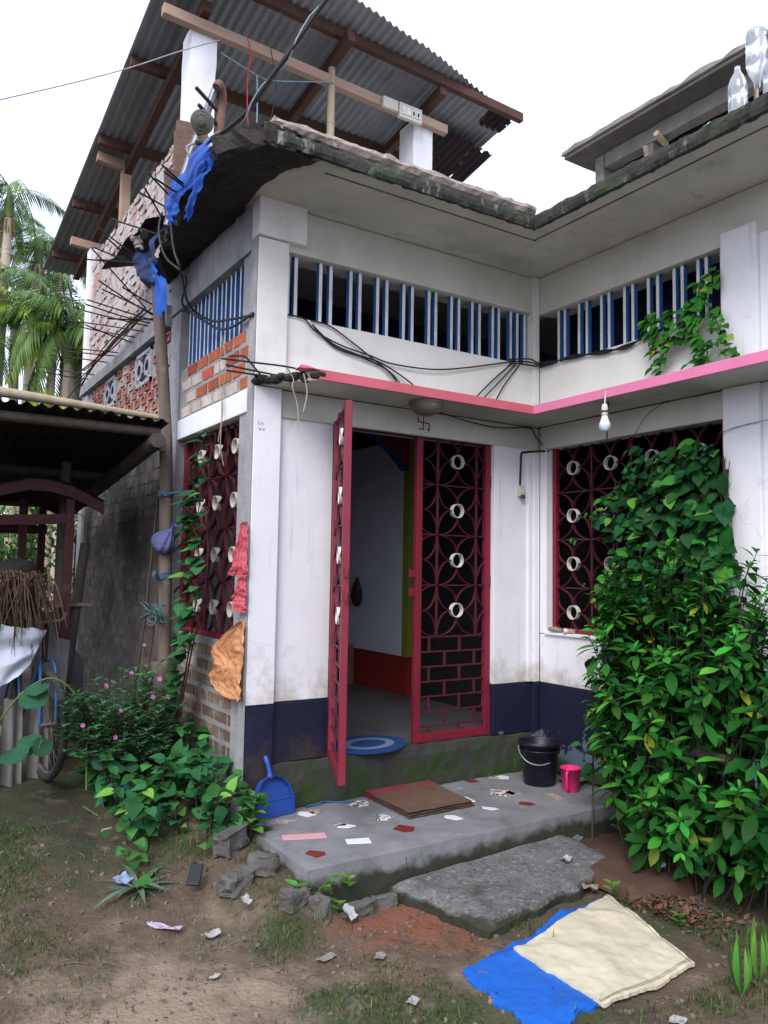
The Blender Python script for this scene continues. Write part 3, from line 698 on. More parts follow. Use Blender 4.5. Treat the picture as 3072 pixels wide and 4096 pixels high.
# ------------------------------------------------------------------ rebars of the unfinished slab (parts of the house)
RB = [((-2.95,1.13,3.58),(-2.62,1.02,3.50)),((-2.95,1.52,3.66),(-2.55,1.6,3.50)),((-2.95,1.34,3.54),(-2.55,1.73,3.50)),((-2.95,1.77,3.60),(-2.45,2.0,3.28)),((-2.95,1.68,3.57),(-2.55,1.7,3.5)),
 ((-2.95,1.9,3.55),(-2.60,1.51,3.46)),((-2.95,1.51,3.42),(-2.60,1.48,3.45)),((-2.95,-.04,3.46),(-2.66,.25,3.50)),((-2.95,.25,3.54),(-2.65,.5,3.50)),((-2.95,.08,3.43),(-2.68,.32,3.49)),
 ((-2.95,.31,3.47),(-2.62,.90,3.51)),((-2.95,.43,3.49),(-2.66,.6,3.50)),((-2.95,-.09,3.40),(-2.70,.2,3.47)),
 ((-2.9,1.7,3.33),(-2.38,1.95,3.21)),((-2.9,.95,3.05),(-2.40,1.75,3.22)),((-2.9,1.56,3.22),(-2.38,1.89,3.20)),((-2.9,2.08,3.29),(-2.38,1.99,3.19)),((-2.9,2.14,3.27),(-2.38,2.05,3.18)),((-2.9,2.22,3.24),(-2.38,2.1,3.17)),
 ((-2.9,2.8,3.31),(-2.38,2.2,3.15)),((-2.9,2.75,3.26),(-2.38,2.52,3.18)),((-2.9,2.1,3.09),(-2.38,2.63,3.16)),((-2.9,3.44,3.24),(-2.38,3.08,3.17)),((-2.9,3.56,3.22),(-2.38,3.14,3.15)),((-2.9,3.68,3.2),(-2.38,3.47,3.16)),((-2.9,4.5,3.27),(-2.38,4.03,3.15)),((-2.9,4.0,3.1),(-2.38,4.35,3.17)),((-2.9,1.35,2.94),(-2.40,1.82,3.16))]
for a, c in RB:
    b = MB(); a = Vector(a); c = Vector(c); md = a.lerp(c,.5)+Vector((0,0,random.uniform(-.012,.006)))
    b.tube([a,md,c], .0062, 5); b.build('rebar', M_rebar, H)
for k in range(7):                                     # long bars bundled along the band
    y0 = random.uniform(1.7,2.4); y1 = y0+random.uniform(1.5,2.6); b = MB()
    b.tube(curve([(-2.42-random.uniform(0,.06),y0,3.26+random.uniform(-.02,.06)),(-2.47-random.uniform(0,.06),(y0+y1)/2,3.19+random.uniform(-.05,.05)),(-2.5-random.uniform(0,.08),y1,3.08+random.uniform(-.12,.1))],4), .006, 5)
    b.build('rebar', M_rebar, H)
for P in (((-2.59,-.13,2.37),(-2.42,-.15,2.372),(-2.14,-.15,2.38),(-2.06,-.16,2.34)),((-2.55,-.1,2.345),(-2.18,-.1,2.33)),((-2.53,-.06,2.325),(-2.2,-.06,2.325)),((-2.55,-.15,2.385),(-2.46,-.15,2.40),(-2.41,-.15,2.36),(-2.33,-.14,2.29))):
    b = MB(); b.tube(curve(P,4), .006, 5); b.build('rebar', M_rebar, H)
# ------------------------------------------------------------------ mast with insulator
mast = empty('cable_mast', (-2.66,.62,3.5), 'galvanised cable mast with rusty gooseneck and mossy insulator leaning at roof corner', 'cable mast')
b = MB(); b.tube([(-2.70,.66,3.42),(-2.555,.6,4.0),(-2.44,.55,4.40)], .028, 10); b.build('pipe', M_pipe, mast)
b = MB(); b.tube(curve([(-2.40,.56,3.98),(-2.395,.56,4.18),(-2.385,.56,4.32),(-2.40,.53,4.40),(-2.44,.48,4.405),(-2.46,.47,4.37)],5), .030, 10); b.build('gooseneck', M_pipe_r, mast)
ax = Vector((-.45,-.74,-.50)).normalized()
b = MB(); b.lathe([(0,.024),(.016,.024),(.019,.014),(.030,.012),(.034,.003),(.052,.001),(.057,-.006),(.074,-.009),(.079,-.022),(.062,-.045),(.03,-.06),(0,-.06)], Vector((-2.545,.5,4.115)), 28, axis=ax, sm=False); b.build('insulator', M_insul, mast)
for z, o in ((4.30,.0),(4.19,.02)):
    b = MB(); b.bar((-2.60+o,.47,z+.02),(-2.42+o,.56,z-.03), .018, .018); b.build('bracket', M_rebar, mast)
def wire(name, pts, r, m, label, cat='cable', n=6, group=None, sides=5):
    b = MB(); b.tube(curve(pts, n), r, sides); return tag(place(b.build(name, m)), label, cat, group)
w = [(-2.58,.5,3.97),(-2.49,.5,3.985),(-2.33,.42,4.12),(-2.24,.2,4.24),(-2.20,-.2,4.38),(-2.16,-.8,4.60),(-2.10,-1.7,4.98),(-2.0,-3.2,5.6)]
w = [(-2.58,.5,3.965),(-2.50,.48,3.985),(-2.37,.2,4.07),(-2.27,-.05,4.26),(-2.12,-.25,4.55),(-1.9,-.55,4.98),(-1.5,-1.1,5.8)]
b = MB(); b.tube(curve(w,6), .016, 6); wm = b.build('supply_cable', M_wire, None); tag(place(wm), 'thick black supply cable rising from the insulator across the tin roof', 'cable')
b = MB(); b.tube(curve([(p[0]+.022*math.sin(i*1.5), p[1], p[2]+.020*math.cos(i*1.5)) for i, p in enumerate(curve(w,3))],2), .0055, 6); tag(place(b.build('supply_cable', M_wire_w)), 'pale grey cable twisted round the thick black supply cable', 'cable')
wire('cable_loop', [(-2.57,.55,3.985),(-2.62,.55,3.94),(-2.60,.55,3.89),(-2.55,.55,3.86),(-2.49,.55,3.865),(-2.455,.55,3.92),(-2.46,.55,3.965),(-2.49,.55,3.99)], .009, M_wire_w, 'looped spare cable hanging under the insulator')
wire('overhead_wire', [(-5.2,1.25,3.35),(-3.67,1.3,4.29),(-2.93,1.3,4.76),(-2.46,1.3,5.1),(-2.15,1.3,5.31)], .0045, M_wire_w, 'thin overhead wire running from upper left to the white roof column')
wire('hanging_wire', [(-1.92,1.3,5.42),(-1.89,1.3,5.29),(-1.91,1.3,5.07),(-1.9,1.3,4.77),(-1.88,1.3,4.6)], .005, mat('red_wire', (.5,.03,.05)), 'thin red wire hanging from the pale roof beam')
wire('string', [(-2.14,1.3,5.21),(-1.83,1.3,5.14),(-1.67,1.3,5.15),(-1.12,1.32,5.35)], .004, mat('pale_blue_string', (.20,.30,.38)), 'pale blue string stretched from column to bamboo post', 'string')
wire('string', [(-1.83,1.3,5.14),(-1.82,1.3,4.91),(-1.82,1.3,4.6)], .006, mat('pale_blue_string', (.20,.30,.38)), 'pale blue string dangling straight down under the tin roof', 'string')
wire('hanging_wire', [(-1.72,1.3,5.42),(-1.66,1.3,5.1),(-1.70,1.3,4.8),(-1.71,1.3,4.65)], .004, M_wire, 'thin black wire dangling beside the bamboo roof post')
wire('side_cable', [(-2.70,.78,3.56),(-2.72,.77,3.42),(-2.70,.66,3.21),(-2.62,.47,3.03),(-2.5,.9,3.0),(-2.37,.81,2.88),(-2.37,.52,2.75),(-2.37,.25,2.70),(-2.36,-.03,2.71)], .0085, M_wire, 'black cable sagging across the blue side vents')
wire('side_cable', [(-2.68,.66,3.50),(-2.70,.49,3.21),(-2.68,.40,3.05),(-2.5,.75,2.95),(-2.37,.68,2.85),(-2.37,.31,2.76),(-2.36,-.03,2.70)], .0085, M_wire, 'second black cable hanging from the rotten slab to corner column')
wire('creeper_string', [(-2.37,.45,2.68),(-2.37,.37,2.47),(-2.37,.42,2.26),(-2.38,.39,2.12),(-2.37,.42,1.95),(-2.36,.38,1.82)], .004, mat('pale_root', (.35,.30,.24)), 'dry pale root hanging down over the red brick panel', 'root')
wire('creeper_string', [(-2.38,.43,2.68),(-2.38,.46,2.4),(-2.37,.40,2.2),(-2.38,.44,1.98)], .0035, mat('pale_root', (.35,.30,.24)), 'second dry root hanging over the side brick panel', 'root')
wire('hanging_root', [(-2.25,-.3,2.33),(-2.21,-.3,2.27),(-2.22,-.31,2.22),(-2.18,-.3,2.12),(-2.17,-.3,1.99)], .004, mat('pale_root', (.35,.30,.24)), 'long thin dry root hanging from broken pink ledge end', 'root')
wire('hanging_root', [(-2.17,-.35,2.30),(-2.15,-.36,2.19),(-2.17,-.36,2.07)], .0045, mat('pale_root', (.35,.30,.24)), 'short dry root hanging from broken pink ledge end', 'root')
# cables on the front band
FC = [((-2.134,-.012,2.752),(-2.007,-.015,2.744),(-1.923,-.02,2.674),(-1.727,-.02,2.616),(-1.524,-.02,2.588),(-1.353,-.02,2.56),(-1.021,-.025,2.57),(-.713,-.02,2.63),(-.304,-.015,2.738)),
 ((-1.96,-.012,2.745),(-1.828,-.015,2.734),(-1.678,-.02,2.663),(-1.524,-.02,2.583),(-1.352,-.03,2.48),(-1.277,-.06,2.34)),
 ((-1.95,-.012,2.72),(-1.80,-.015,2.62),(-1.60,-.02,2.575),(-1.43,-.02,2.55),(-1.2,-.03,2.45),(-1.08,-.05,2.34)),
 ((-1.93,-.012,2.70),(-1.78,-.015,2.60),(-1.56,-.02,2.56),(-1.36,-.02,2.50),(-1.21,-.05,2.34)),
 ((-.271,-.012,2.73),(-.48,-.02,2.555),(-.65,-.04,2.40),(-.70,-.06,2.335)),((-.23,-.012,2.73),(-.42,-.02,2.55),(-.58,-.04,2.40),(-.62,-.06,2.335)),((-.19,-.012,2.73),(-.35,-.02,2.55),(-.5,-.05,2.335))]
for P, q in zip(FC, ('longest black cable sagging along the cream front band','black cable crossing down the front band over the lamp','lower black cable draped on the cream front band','black cable dropping to the ledge left of the lamp','leftmost of three thin cables by the inner corner','middle of three thin cables by the inner corner','rightmost of three thin cables by the inner corner')):
    wire('band_cable', P, .0055, M_wire, q, group='cables on the cream bands')
for k, dz in enumerate((0,.012,-.012)):
    wire('band_cable', [(-.30,-.02,2.745+dz),(-.12,-.045,2.76+dz*2),(-.045,-.06,2.752+dz),(-.03,-.16,2.742+dz),(-.02,-.40,2.738-dz),(-.02,-.67,2.71+dz),(-.02,-.88,2.70-dz),(-.02,-1.05,2.73+dz),(-.02,-1.25,2.74)], .006, M_wire, ('upper','middle','lower')[k]+' black cable of the bundle running round the inner corner', group='cables on the cream bands')
wire('lamp_cable', [(-1.15,-.2,2.235),(-1.0,-.12,2.25),(-.74,-.06,2.235),(-.43,-.05,2.222),(-.12,-.045,2.255),(-.06,-.05,2.2),(-.01,-.08,2.13)], .0048, M_wire, 'black cable from dome lamp to the inner corner')
wire('switch_cable', [(.02,-.11,2.085),(-.04,-.045,2.085),(-.12,-.012,2.075),(-.165,-.012,2.06),(-.172,-.012,1.97),(-.178,-.012,1.82)], .0085, M_wire, 'black cable drop to the small switch beside the gate')
wire('bulb_cable', [(-.40,-1.03,2.30),(-.30,-.97,2.28),(-.12,-.80,2.17),(-.03,-.72,2.09)], .0045, M_wire, 'twisted black cable from the bulb into the window')
# ------------------------------------------------------------------ small fixtures
b = MB(); b.box(-.197,-.141,-.03,-.001,1.735,1.815); sw = b.build('wall_switch', M_bake, None, .006); tag(place(sw), 'small dirty white switch box on the wall beside the gate', 'switch')
b = MB(); b.box(-.180,-.158,-.038,-.0305,1.755,1.785); b.build('rocker', M_bake, sw, .003); b = MB(); b.box(-.19,-.15,-.045,-.031,1.72,1.745); b.build('plug', mat('dark_plug', (.08,.06,.055)), sw, .004)
lamp = empty('dome_lamp', (-1.22,-.25,2.2), 'dusty round dome lamp fixed under the pink ledge above the gate', 'lamp')
b = MB(); b.lathe([(.118,2.274),(.120,2.262),(.112,2.258),(.10,2.258)], (-1.22,-.25,0), 28); b.build('rim', mat('dirty_rim', (.23,.21,.18), rough=.6), lamp)
b = MB(); b.lathe([(.110,2.262),(.108,2.240),(.095,2.215),(.07,2.196),(.035,2.185),(0,2.182)], (-1.22,-.25,0), 28); b.build('glass_dome', mat('dusty_glass_dome', (.17,.155,.13), (.11,.10,.085), 12, .35, 0), lamp)
bulb = empty('hanging_bulb', (-.40,-1.03,2.05), 'white bulb hanging on a short cord from the pink ledge', 'light bulb')
b = MB(); b.tube([(-.398,-1.03,2.315),(-.396,-1.03,2.26),(-.40,-1.03,2.215)], .006, 6); b.build('cord', mat('white_cord', (.55,.52,.48)), bulb)
b = MB(); b.lathe([(0,2.235),(.014,2.232),(.02,2.21),(.022,2.16),(.02,2.158),(0,2.158)], (-.40,-1.03,0), 16); b.build('bulb_holder', mat('white_holder', (.62,.6,.56), rough=.5, bump=0), bulb)
b = MB(); b.lathe([(.021,2.190),(.0225,2.188),(.0225,2.180),(.021,2.178)], (-.40,-1.03,0), 16); b.build('black_tape', M_wire, bulb)
b = MB(); b.lathe([(.018,2.157),(.024,2.135),(.034,2.108),(.036,2.10)], (-.40,-1.03,0), 20); b.build('bulb_body', mat('bulb_white', (.75,.75,.76), rough=.3, bump=0), bulb)
b = MB(); b.lathe([(.036,2.10),(.036,2.09),(.032,2.072),(.022,2.059),(.01,2.054),(0,2.053)], (-.40,-1.03,0), 20); b.build('diffuser', mat('frosted_diffuser', (.60,.66,.82), rough=.35, bump=0), bulb)
# painted auspicious mark over the gate
M_mark = mat('red_brown_mark', (.085,.03,.025), (.12,.045,.035), 30, .9, 0)
b = MB(); y = -.0045; t = .0085; cx_, cz_, a = -1.066, 2.192, .047
def stroke(x0, z0, x1, z1):
    d = Vector((x1-x0,0,z1-z0)); d.normalize(); n = Vector((-d.z,0,d.x))*t/2; p = Vector((x0,y,z0))-d*t/2; q = Vector((x1,y,z1))+d*t/2
    b.add([p-n,q-n,q+n,p+n],[(0,1,2,3)])
for S_ in ((0,-a,0,a),(-a,.003,a,-.003),(0,a,a*.9,a*1.05),(a,0,a*1.05,-a*.9),(0,-a,-a*.9,-a),(-a,0,-a,a*.95)): stroke(cx_+S_[0], cz_+S_[1], cx_+S_[2], cz_+S_[3]); y -= .0006
for dx, dz in ((a*.75,-a*.95),(a*.95,-a*1.1)): b.lathe([(0,0),(.007,0)], (cx_+dx,-.0075,cz_+dz), 8, axis=(0,-1,0))
o = b.build('painted_mark', M_mark, H); o['label'] = 'small red brown auspicious swastika mark painted over the gate'
# faint pencil scribble on the column
b = MB(); y = -.0312
for k, word in enumerate(([((0,1),(0,0)),((0,0),(.4,0)),((.7,.6),(.7,0)),((1.4,.6),(1.1,.5)),((1.1,.5),(1.1,.1)),((1.1,.1),(1.4,0))],[((.2,.6),(.2,0)),((.8,.6),(.5,.4)),((.5,.4),(.8,.2)),((.8,.2),(.5,0)),((1.7,.5),(1.4,.4)),((1.4,.4),(1.4,0)),((1.4,0),(1.7,.1)),((1.7,.5),(1.7,0))])):
    for p, q in word:
        t = .0028; sc_ = .022; stroke(-2.305+p[0]*sc_, 2.035-k*.035+p[1]*sc_, -2.305+q[0]*sc_, 2.035-k*.035+q[1]*sc_)
b.build('pencil_scribble', mat('pencil_grey', (.2,.2,.25), bump=0), H)
# window sill items
b = MB(); b.lathe([(0,-.02),(.028,-.016),(.036,0),(.03,.014),(.012,.022),(0,.023)], (0,0,0), 10, sm=True)
o = b.build('flat_stone', mat('beige_stone', (.30,.24,.18), (.2,.16,.12), 20, .9, .4, 60)); o.location = (.0,-.20,.756); o.rotation_euler = (.1,0,.25); o.scale = (.85,1.75,.9); tag(o, 'beige flat stone lying on the window sill', 'stone')
pb = empty('medicine_bottle', (0,-.32,.736), 'small bottle with a white cap lying on the window sill', 'bottle')
b = MB(); b.lathe([(0,0),(.017,.002),(.018,.05),(.012,.056)], (.035,-.36,.754), 12, axis=(-.75,.62,0)); b.build('body', mat('brown_label', (.28,.12,.05), (.5,.45,.4), 30, .5, 0), pb)
b = MB(); b.lathe([(.016,.0),(.019,.001),(.019,.026),(0,.027)], (-.007,-.325,.754), 14, axis=(-.75,.62,0)); b.build('cap', mat('white_cap', (.72,.72,.74), rough=.4, bump=0), pb)
# ------------------------------------------------------------------ porch platform with set-in tile pieces
plat = MB(); plat.rbox(-2.395,-.02,-.965,-.035,-.62,-.266,.045,.004)
P_ = plat.build('porch_platform', M_concrete)
tag(place(P_), 'low grey concrete porch platform set with broken tile pieces', 'platform')
M_t_white = mat('white_tile', (.70,.70,.74), (.64,.64,.68), 8, .3, 0); M_t_pink = mat('pink_tile', (.60,.33,.36), (.55,.29,.32), 8, .35, 0); M_t_red = mat('red_tile', (.17,.03,.022), (.13,.022,.018), 8, .4, 0)
M_t_pat = mat('patterned_tile', (.68,.66,.66), (.62,.6,.6), 9, .35, 0, layers=[((.10,.035,.025), 55, .52, .56, dict(det=1))])
M_t_pat2 = mat('brown_patterned_tile', (.50,.44,.40), (.44,.36,.32), 30, .35, 0, layers=[((.17,.09,.07), 90, .50, .55, dict(det=2))])
def tile(cx, cy, w, h, ang, m, n=5, name='mosaic_tile'):
    pts = []; rnd_ = random.Random(int(cx*1000))
    for k in range(n):
        a = 2*math.pi*(k+rnd_.uniform(-.28,.28))/n
        x = math.cos(a)*w/2; y = math.sin(a)*h/2; pts.append((cx+x*math.cos(ang)-y*math.sin(ang), cy+x*math.sin(ang)+y*math.cos(ang)))
    b = MB(); b.prism(pts, -.275, -.2625); b.build(name, m, P_)
def rect(cx, cy, w, h, ang, m):
    b = MB(); c, s_ = math.cos(ang), math.sin(ang)
    b.prism([(cx+x*c-y*s_, cy+x*s_+y*c) for x, y in ((-w/2,-h/2),(w/2,-h/2),(w/2*.98,h/2),(-w/2,h/2*.9))], -.275, -.2625); b.build('mosaic_tile', m, P_)
rect(-2.19,-.53,.235,.075,-.35,M_t_pink); rect(-1.975,-.735,.13,.07,-.35,M_t_white)
for q in ((-2.258,-.79,.10,.11,.3,M_t_red),(-1.648,-.69,.13,.13,.2,M_t_red),(-1.91,-.49,.12,.07,-.3,M_t_white),(-1.93,-.455,.10,.06,-.3,M_t_pat2),(-1.645,-.46,.11,.13,.9,M_t_pat),(-1.62,-.163,.15,.13,.2,M_t_pat),
          (-2.00,-.19,.10,.12,.3,M_t_white),(-1.94,-.17,.10,.10,.3,M_t_pat2),(-2.20,-.24,.20,.09,-.2,M_t_pat2),(-1.288,-.67,.08,.12,.5,M_t_white),(-.986,-.642,.06,.12,.4,M_t_white),(-.99,-.41,.08,.15,.2,M_t_white),(-1.05,-.37,.09,.12,.2,M_t_pat2),
          (-.70,-.41,.16,.20,.5,M_t_pat),(-.64,-.46,.10,.12,.1,M_t_pat2),(-.686,-.095,.10,.11,.2,M_t_red),(-.43,-.12,.10,.10,0,M_t_white),(-.50,-.11,.08,.09,0,M_t_pat2),(-.986,-.103,.07,.09,.1,M_t_pink),(-.723,-.68,.08,.12,.5,M_t_red)):
    tile(*q)
rect(-.444,-.643,.05,.12,-.25,M_t_pat2)
# rough concrete ramp slab in front of the platform
def quadslab(name, pts, ztop, thick, m, amp, nu=34, nv=26, edge=.03):
    """pts: four corners with z; rough worn edges"""
    A, B_, C_, D_ = [Vector(p) for p in pts]; b = MB()
    def top(u, v):
        p = A.lerp(B_, u).lerp(D_.lerp(C_, u), v)
        e = min(u, 1-u, v, 1-v)
        n1 = noise.noise(Vector((p.x*6, p.y*6, 1))); n2 = noise.noise(Vector((p.x*19, p.y*19, 2)))
        c = (A+B_+C_+D_)/4
        if e <= 0: p = p + (p-c).normalized()*(n1*.045+n2*.018)
        return (p.x, p.y, p.z + n1*.006 + n2*.003 - (edge if e <= 0 else edge*.35 if e < .04 else 0))
    b.grid(top, nu, nv, 0, False)
    ring = [(i/nu,0) for i in range(nu)] + [(1,j/nv) for j in range(nv)] + [(1-i/nu,1) for i in range(nu)] + [(0,1-j/nv) for j in range(nv)]
    n = len(ring); vs = []
    for u, v in ring:
        p = Vector(top(u, v)); vs += [p, p+Vector((noise.noise(p*14)*.015, noise.noise(p*14+Vector((3,3,3)))*.015, -thick*.5)), p+Vector((0,0,-thick))]
    b.add(vs, [(i*3+k, i*3+k+1, ((i+1)%n)*3+k+1, ((i+1)%n)*3+k) for i in range(n) for k in (0,1)], 0, False)
    return b.build(name, m)
M_rough = mat('rough_gravel_concrete', (.155,.152,.155), (.10,.098,.098), 9, .95, .8, 55, [((.27,.265,.275), 30, .57, .65, dict(amt=.8)), ((.045,.042,.04), 46, .55, .63, dict(amt=.8)), ((.035,.042,.018), 2.6, .58, .72, dict(amt=.85)), ((.025,.028,.014), 6, .78, .95, dict(amt=.9, zr=(-.455,-.385), k=.6))])
o = quadslab('concrete_slab', [(-1.95,-1.0,-.385),(-1.80,-1.60,-.415),(-.62,-1.36,-.405),(-.70,-.985,-.345)], 0, .14, M_rough, .03)
tag(place(o), 'rough grey concrete slab lying as a step before the platform', 'slab')
# fine reddish silt washed up between the slab and the shrub
b = MB(); b.grid(lambda u,v: (-.95+1.0*u, -1.75+.80*v, -.425+.055*math.sin(math.pi*clamp(v*1.1))*(.4+.6*u)+.012*noise.noise(Vector((u*5,v*5,2)))-(.06 if u<.03 or v<.03 else 0)), 24, 20)
o = b.build('silt_patch', mat('reddish_silt', (.085,.045,.032), (.062,.034,.025), 4, .9, .2, 40)); o['kind'] = 'structure'
# ------------------------------------------------------------------ things on the porch
b = MB(); rot_ = .3
def ell(ra, rb_, z, n=44): return [(-1.37+ra*math.cos(2*math.pi*k/n)*math.cos(rot_)-rb_*math.sin(2*math.pi*k/n)*math.sin(rot_), .16+ra*math.cos(2*math.pi*k/n)*math.sin(rot_)+rb_*math.sin(2*math.pi*k/n)*math.cos(rot_), z) for k in range(n)]
mt = empty('door_mat', (-1.37,.16,0), 'oval blue door mat with a pale blue ring inside the gateway', 'door mat')
def ringmesh(r0, r1, z0, z1, m, name):
    b = MB(); n = 44; a = ell(*r1, z1) ; c = ell(*r0, z1) if r0 else [(-1.37,.16,z1)]*n; d = ell(*r1, z0)
    b.add(a+c+d, [(i,(i+1)%n,n+(i+1)%n,n+i) for i in range(n)] + [(2*n+i,2*n+(i+1)%n,(i+1)%n,i) for i in range(n)]); b.build(name, m, mt)
M_mat_b = mat('mat_blue', (.012,.05,.19), (.016,.06,.22), 60, .95, .5, 150); M_mat_l = mat('mat_pale_blue', (.17,.27,.36), (.14,.23,.32), 60, .95, .5, 150)
ringmesh(None,(.14,.10),0,.012,M_mat_b,'mat_centre'); ringmesh((.14,.10),(.20,.155),0,.0125,M_mat_l,'mat_ring'); ringmesh((.20,.155),(.29,.235),0,.012,M_mat_b,'mat_border')
M_card = mat('brown_jute', (.135,.082,.058), (.10,.06,.043), 7, .95, .4, 110, [((.22,.02,.05), 6, .60, .70, dict(amt=.8, ax=1, zr=(-.03,-.2), k=.28)), ((.06,.035,.025), 5, .60, .74, dict(amt=.5))])
jm = empty('sack_mat', (-1.27,-.3,-.265), 'folded brown sack mat lying on the porch platform', 'mat')
for k in range(3):
    b = MB(); o_ = .012*k
    A = [Vector(q) for q in ((-1.522+o_*.5,-.035,0),(-1.534+o_*.3,-.575+o_*.8,0),(-1.035-o_*.4,-.555+o_*.5,0),(-1.0,-.012-o_*.2,0))]
    def jf(u, v, up_=0):
        p = A[0].lerp(A[3], u).lerp(A[1].lerp(A[2], u), v); e = min(u,1-u,v,1-v)
        n_ = noise.noise(Vector((p.x*5,p.y*5,k*3)))
        if e <= 0: p = p + Vector((.010*noise.noise(Vector((p.x*25,p.y*25,k))), .010*noise.noise(Vector((p.x*25,p.y*25,k+9))), 0))
        return (p.x, p.y, -.257+.0075*k+.004*n_+.004*(1-min(1,e*9))*(k-1)+up_)
    b.grid(lambda u,v: jf(u,v,.004), 26, 24); b.grid(lambda u,v: jf(u,v), 26, 24); b.build('layer', M_card, jm)
dp = empty('dustpan', (-2.18,-.13,-.265), 'blue plastic dustpan leaning against the mossy step', 'dustpan')
M_dp = mat('blue_dustpan_plastic', (.012,.055,.27), (.012,.05,.25), 5, .45, 0, spec=.45)
def dpt(x, h, d=0): # panel coordinates: x across, h up the pan, d proud of it (towards the viewer)
    base = Vector((-2.185,-.155,-.262)); ex = Vector((.985,.17,0)).normalized(); eh = Vector((-.06,.32,.945)).normalized(); return base + ex*x + eh*h + ex.cross(eh)*d
out = [(-.125,0),(-.122,.08),(-.105,.15),(-.07,.195),(-.025,.215),(.025,.215),(.07,.195),(.105,.15),(.122,.08),(.125,0)]
b = MB(); n = len(out); vs = [dpt(x,h,.004) for x,h in out] + [dpt(x*1.03,h*1.02,.038 if h > .01 else .006) for x,h in out] + [dpt(x*1.07,h*1.035,.038 if h > .01 else .006) for x,h in out] + [dpt(x*1.05,h*1.03,-.008) for x,h in out]
b.add(vs, [tuple(range(n))] + [(k*n+i,k*n+i+1,(k+1)*n+i+1,(k+1)*n+i) for k in range(3) for i in range(n-1)] + [tuple(range(3*n,4*n))[::-1], (0,3*n,4*n-1,n-1)], 0, False)
b.build('scoop', M_dp, dp, .002)
b = MB()
b.tube([dpt(0,.215,.012),dpt(0,.25,.016),dpt(-.004,.29,.017),dpt(-.012,.335,.016),dpt(-.014,.345,.016)], [.024,.015,.0165,.0165,.008], 10); b.build('handle', M_dp, dp)
b = MB(); b.add([dpt(-.117,.085,.0065),dpt(.117,.085,.0065),dpt(.117,.09,.009),dpt(-.117,.09,.009),dpt(.12,.10,.0065),dpt(-.12,.10,.0065)], [(0,1,2,3),(3,2,4,5)]); b.build('ridge', M_dp, dp)
wire('rope', [(-1.95,-.075,-.262),(-1.92,-.07,-.258),(-1.86,-.08,-.25),(-1.80,-.05,-.256),(-1.72,-.09,-.262),(-1.64,-.13,-.262)], .006, mat('blue_rope', (.02,.09,.22), rough=.7), 'short knotted blue rope lying on the porch platform', 'rope')
bk = empty('bucket', (-.31,-.36,-.266), 'dark navy plastic bucket with wire handle standing on the platform', 'bucket')
M_bk = mat('dark_bucket_plastic', (.006,.006,.016), (.008,.008,.02), 5, .42, 0, spec=.45)
b = MB(); b.lathe([(0,-.264),(.104,-.264),(.108,-.26),(.134,.0),(.143,.0),(.144,.022),(.136,.024),(.132,.016),(.106,-.245),(0,-.25)], (-.31,-.36,0), 36); b.build('pail', M_bk, bk)
b = MB(); b.lathe([(.135,-.028),(.141,-.028),(.141,-.034),(.134,-.036)], (-.31,-.36,0), 36); b.build('rib', M_bk, bk)
b = MB(); P = []
for k in range(17):
    a = math.pi*k/16; dirx = Vector((.72,-.35,0)).normalized(); P.append(Vector((-.31,-.36,-.01)) - dirx*.149*math.cos(a) + Vector((-.56,-.60,-.62))*.185*math.sin(a)*.9)
b.tube(P, .0048, 6); b.build('handle', mat('bucket_wire', (.30,.30,.32), rough=.4, metal=.5), bk)
mg = empty('mug', (-.26,-.60,-.266), 'pink plastic mug standing beside the dark bucket', 'mug')
M_pk = mat('hot_pink_plastic', (.72,.035,.18), (.68,.03,.16), 5, .4, 0, spec=.45)
b = MB(); b.lathe([(0,-.264),(.05,-.264),(.053,-.26),(.066,-.118),(.071,-.118),(.071,-.112),(.062,-.112),(.05,-.25),(0,-.252)], (-.26,-.60,0), 28); b.build('cup', M_pk, mg)
b = MB(); hd = Vector((-.86,-.50,0)).normalized(); b.tube(curve([Vector((-.26,-.60,-.125))+hd*.066, Vector((-.26,-.60,-.128))+hd*.098, Vector((-.26,-.60,-.16))+hd*.103, Vector((-.26,-.60,-.235))+hd*.083, Vector((-.26,-.60,-.245))+hd*.055],4), .009, 8); b.build('handle', M_pk, mg)
b = MB(); b.lathe([(0,0),(.06,0),(.085,.022),(.09,.022),(.09,.027),(.082,.026),(.058,.006),(0,.005)], (0,0,0), 26); o = b.build('basin', mat('grey_enamel', (.13,.135,.13), rough=.5, bump=0)); o.location = (-.105,-.46,-.262); tag(o, 'shallow grey basin on the platform between bucket and wall', 'basin')
M_chrome_i = mat('dull_bolt', (.4,.4,.4), metal=.5)
b = MB(); b.box(-.06,.02,2.70,2.715,.0,.40); o = b.build('cardboard_sheet', mat('plain_cardboard', (.26,.20,.14), (.21,.16,.11), 6, .9, .1), None); tag(place(o), 'brown cardboard sheet standing against the red dado inside', 'cardboard'); o.rotation_euler = (0,0,.5)
b = MB(); b.lathe([(0,-.16),(.05,-.14),(.085,-.06),(.07,.04),(.03,.11),(.012,.15),(0,.15)], (0,0,0), 14)
o = b.build('hanging_bag', mat('black_shopping_bag', (.02,.018,.022), (.10,.02,.03), 5, .6, .3, 20)); o.location = (-.02,2.62,.95); o.scale = (.6,1,1); tag(o, 'dark bag hanging on the inner white wall behind the open gate', 'bag')
for z0, z1 in ((0,2.05),): wall_part('inner_door', M_brown_door, (.66,.92,1.95,1.985,z0,z1), bevel=.003)
wall_part('door_bolt', M_chrome_i, (.74,.755,1.94,1.949,1.0,1.28), (.70,.80,1.941,1.948,1.02,1.035), bevel=0)
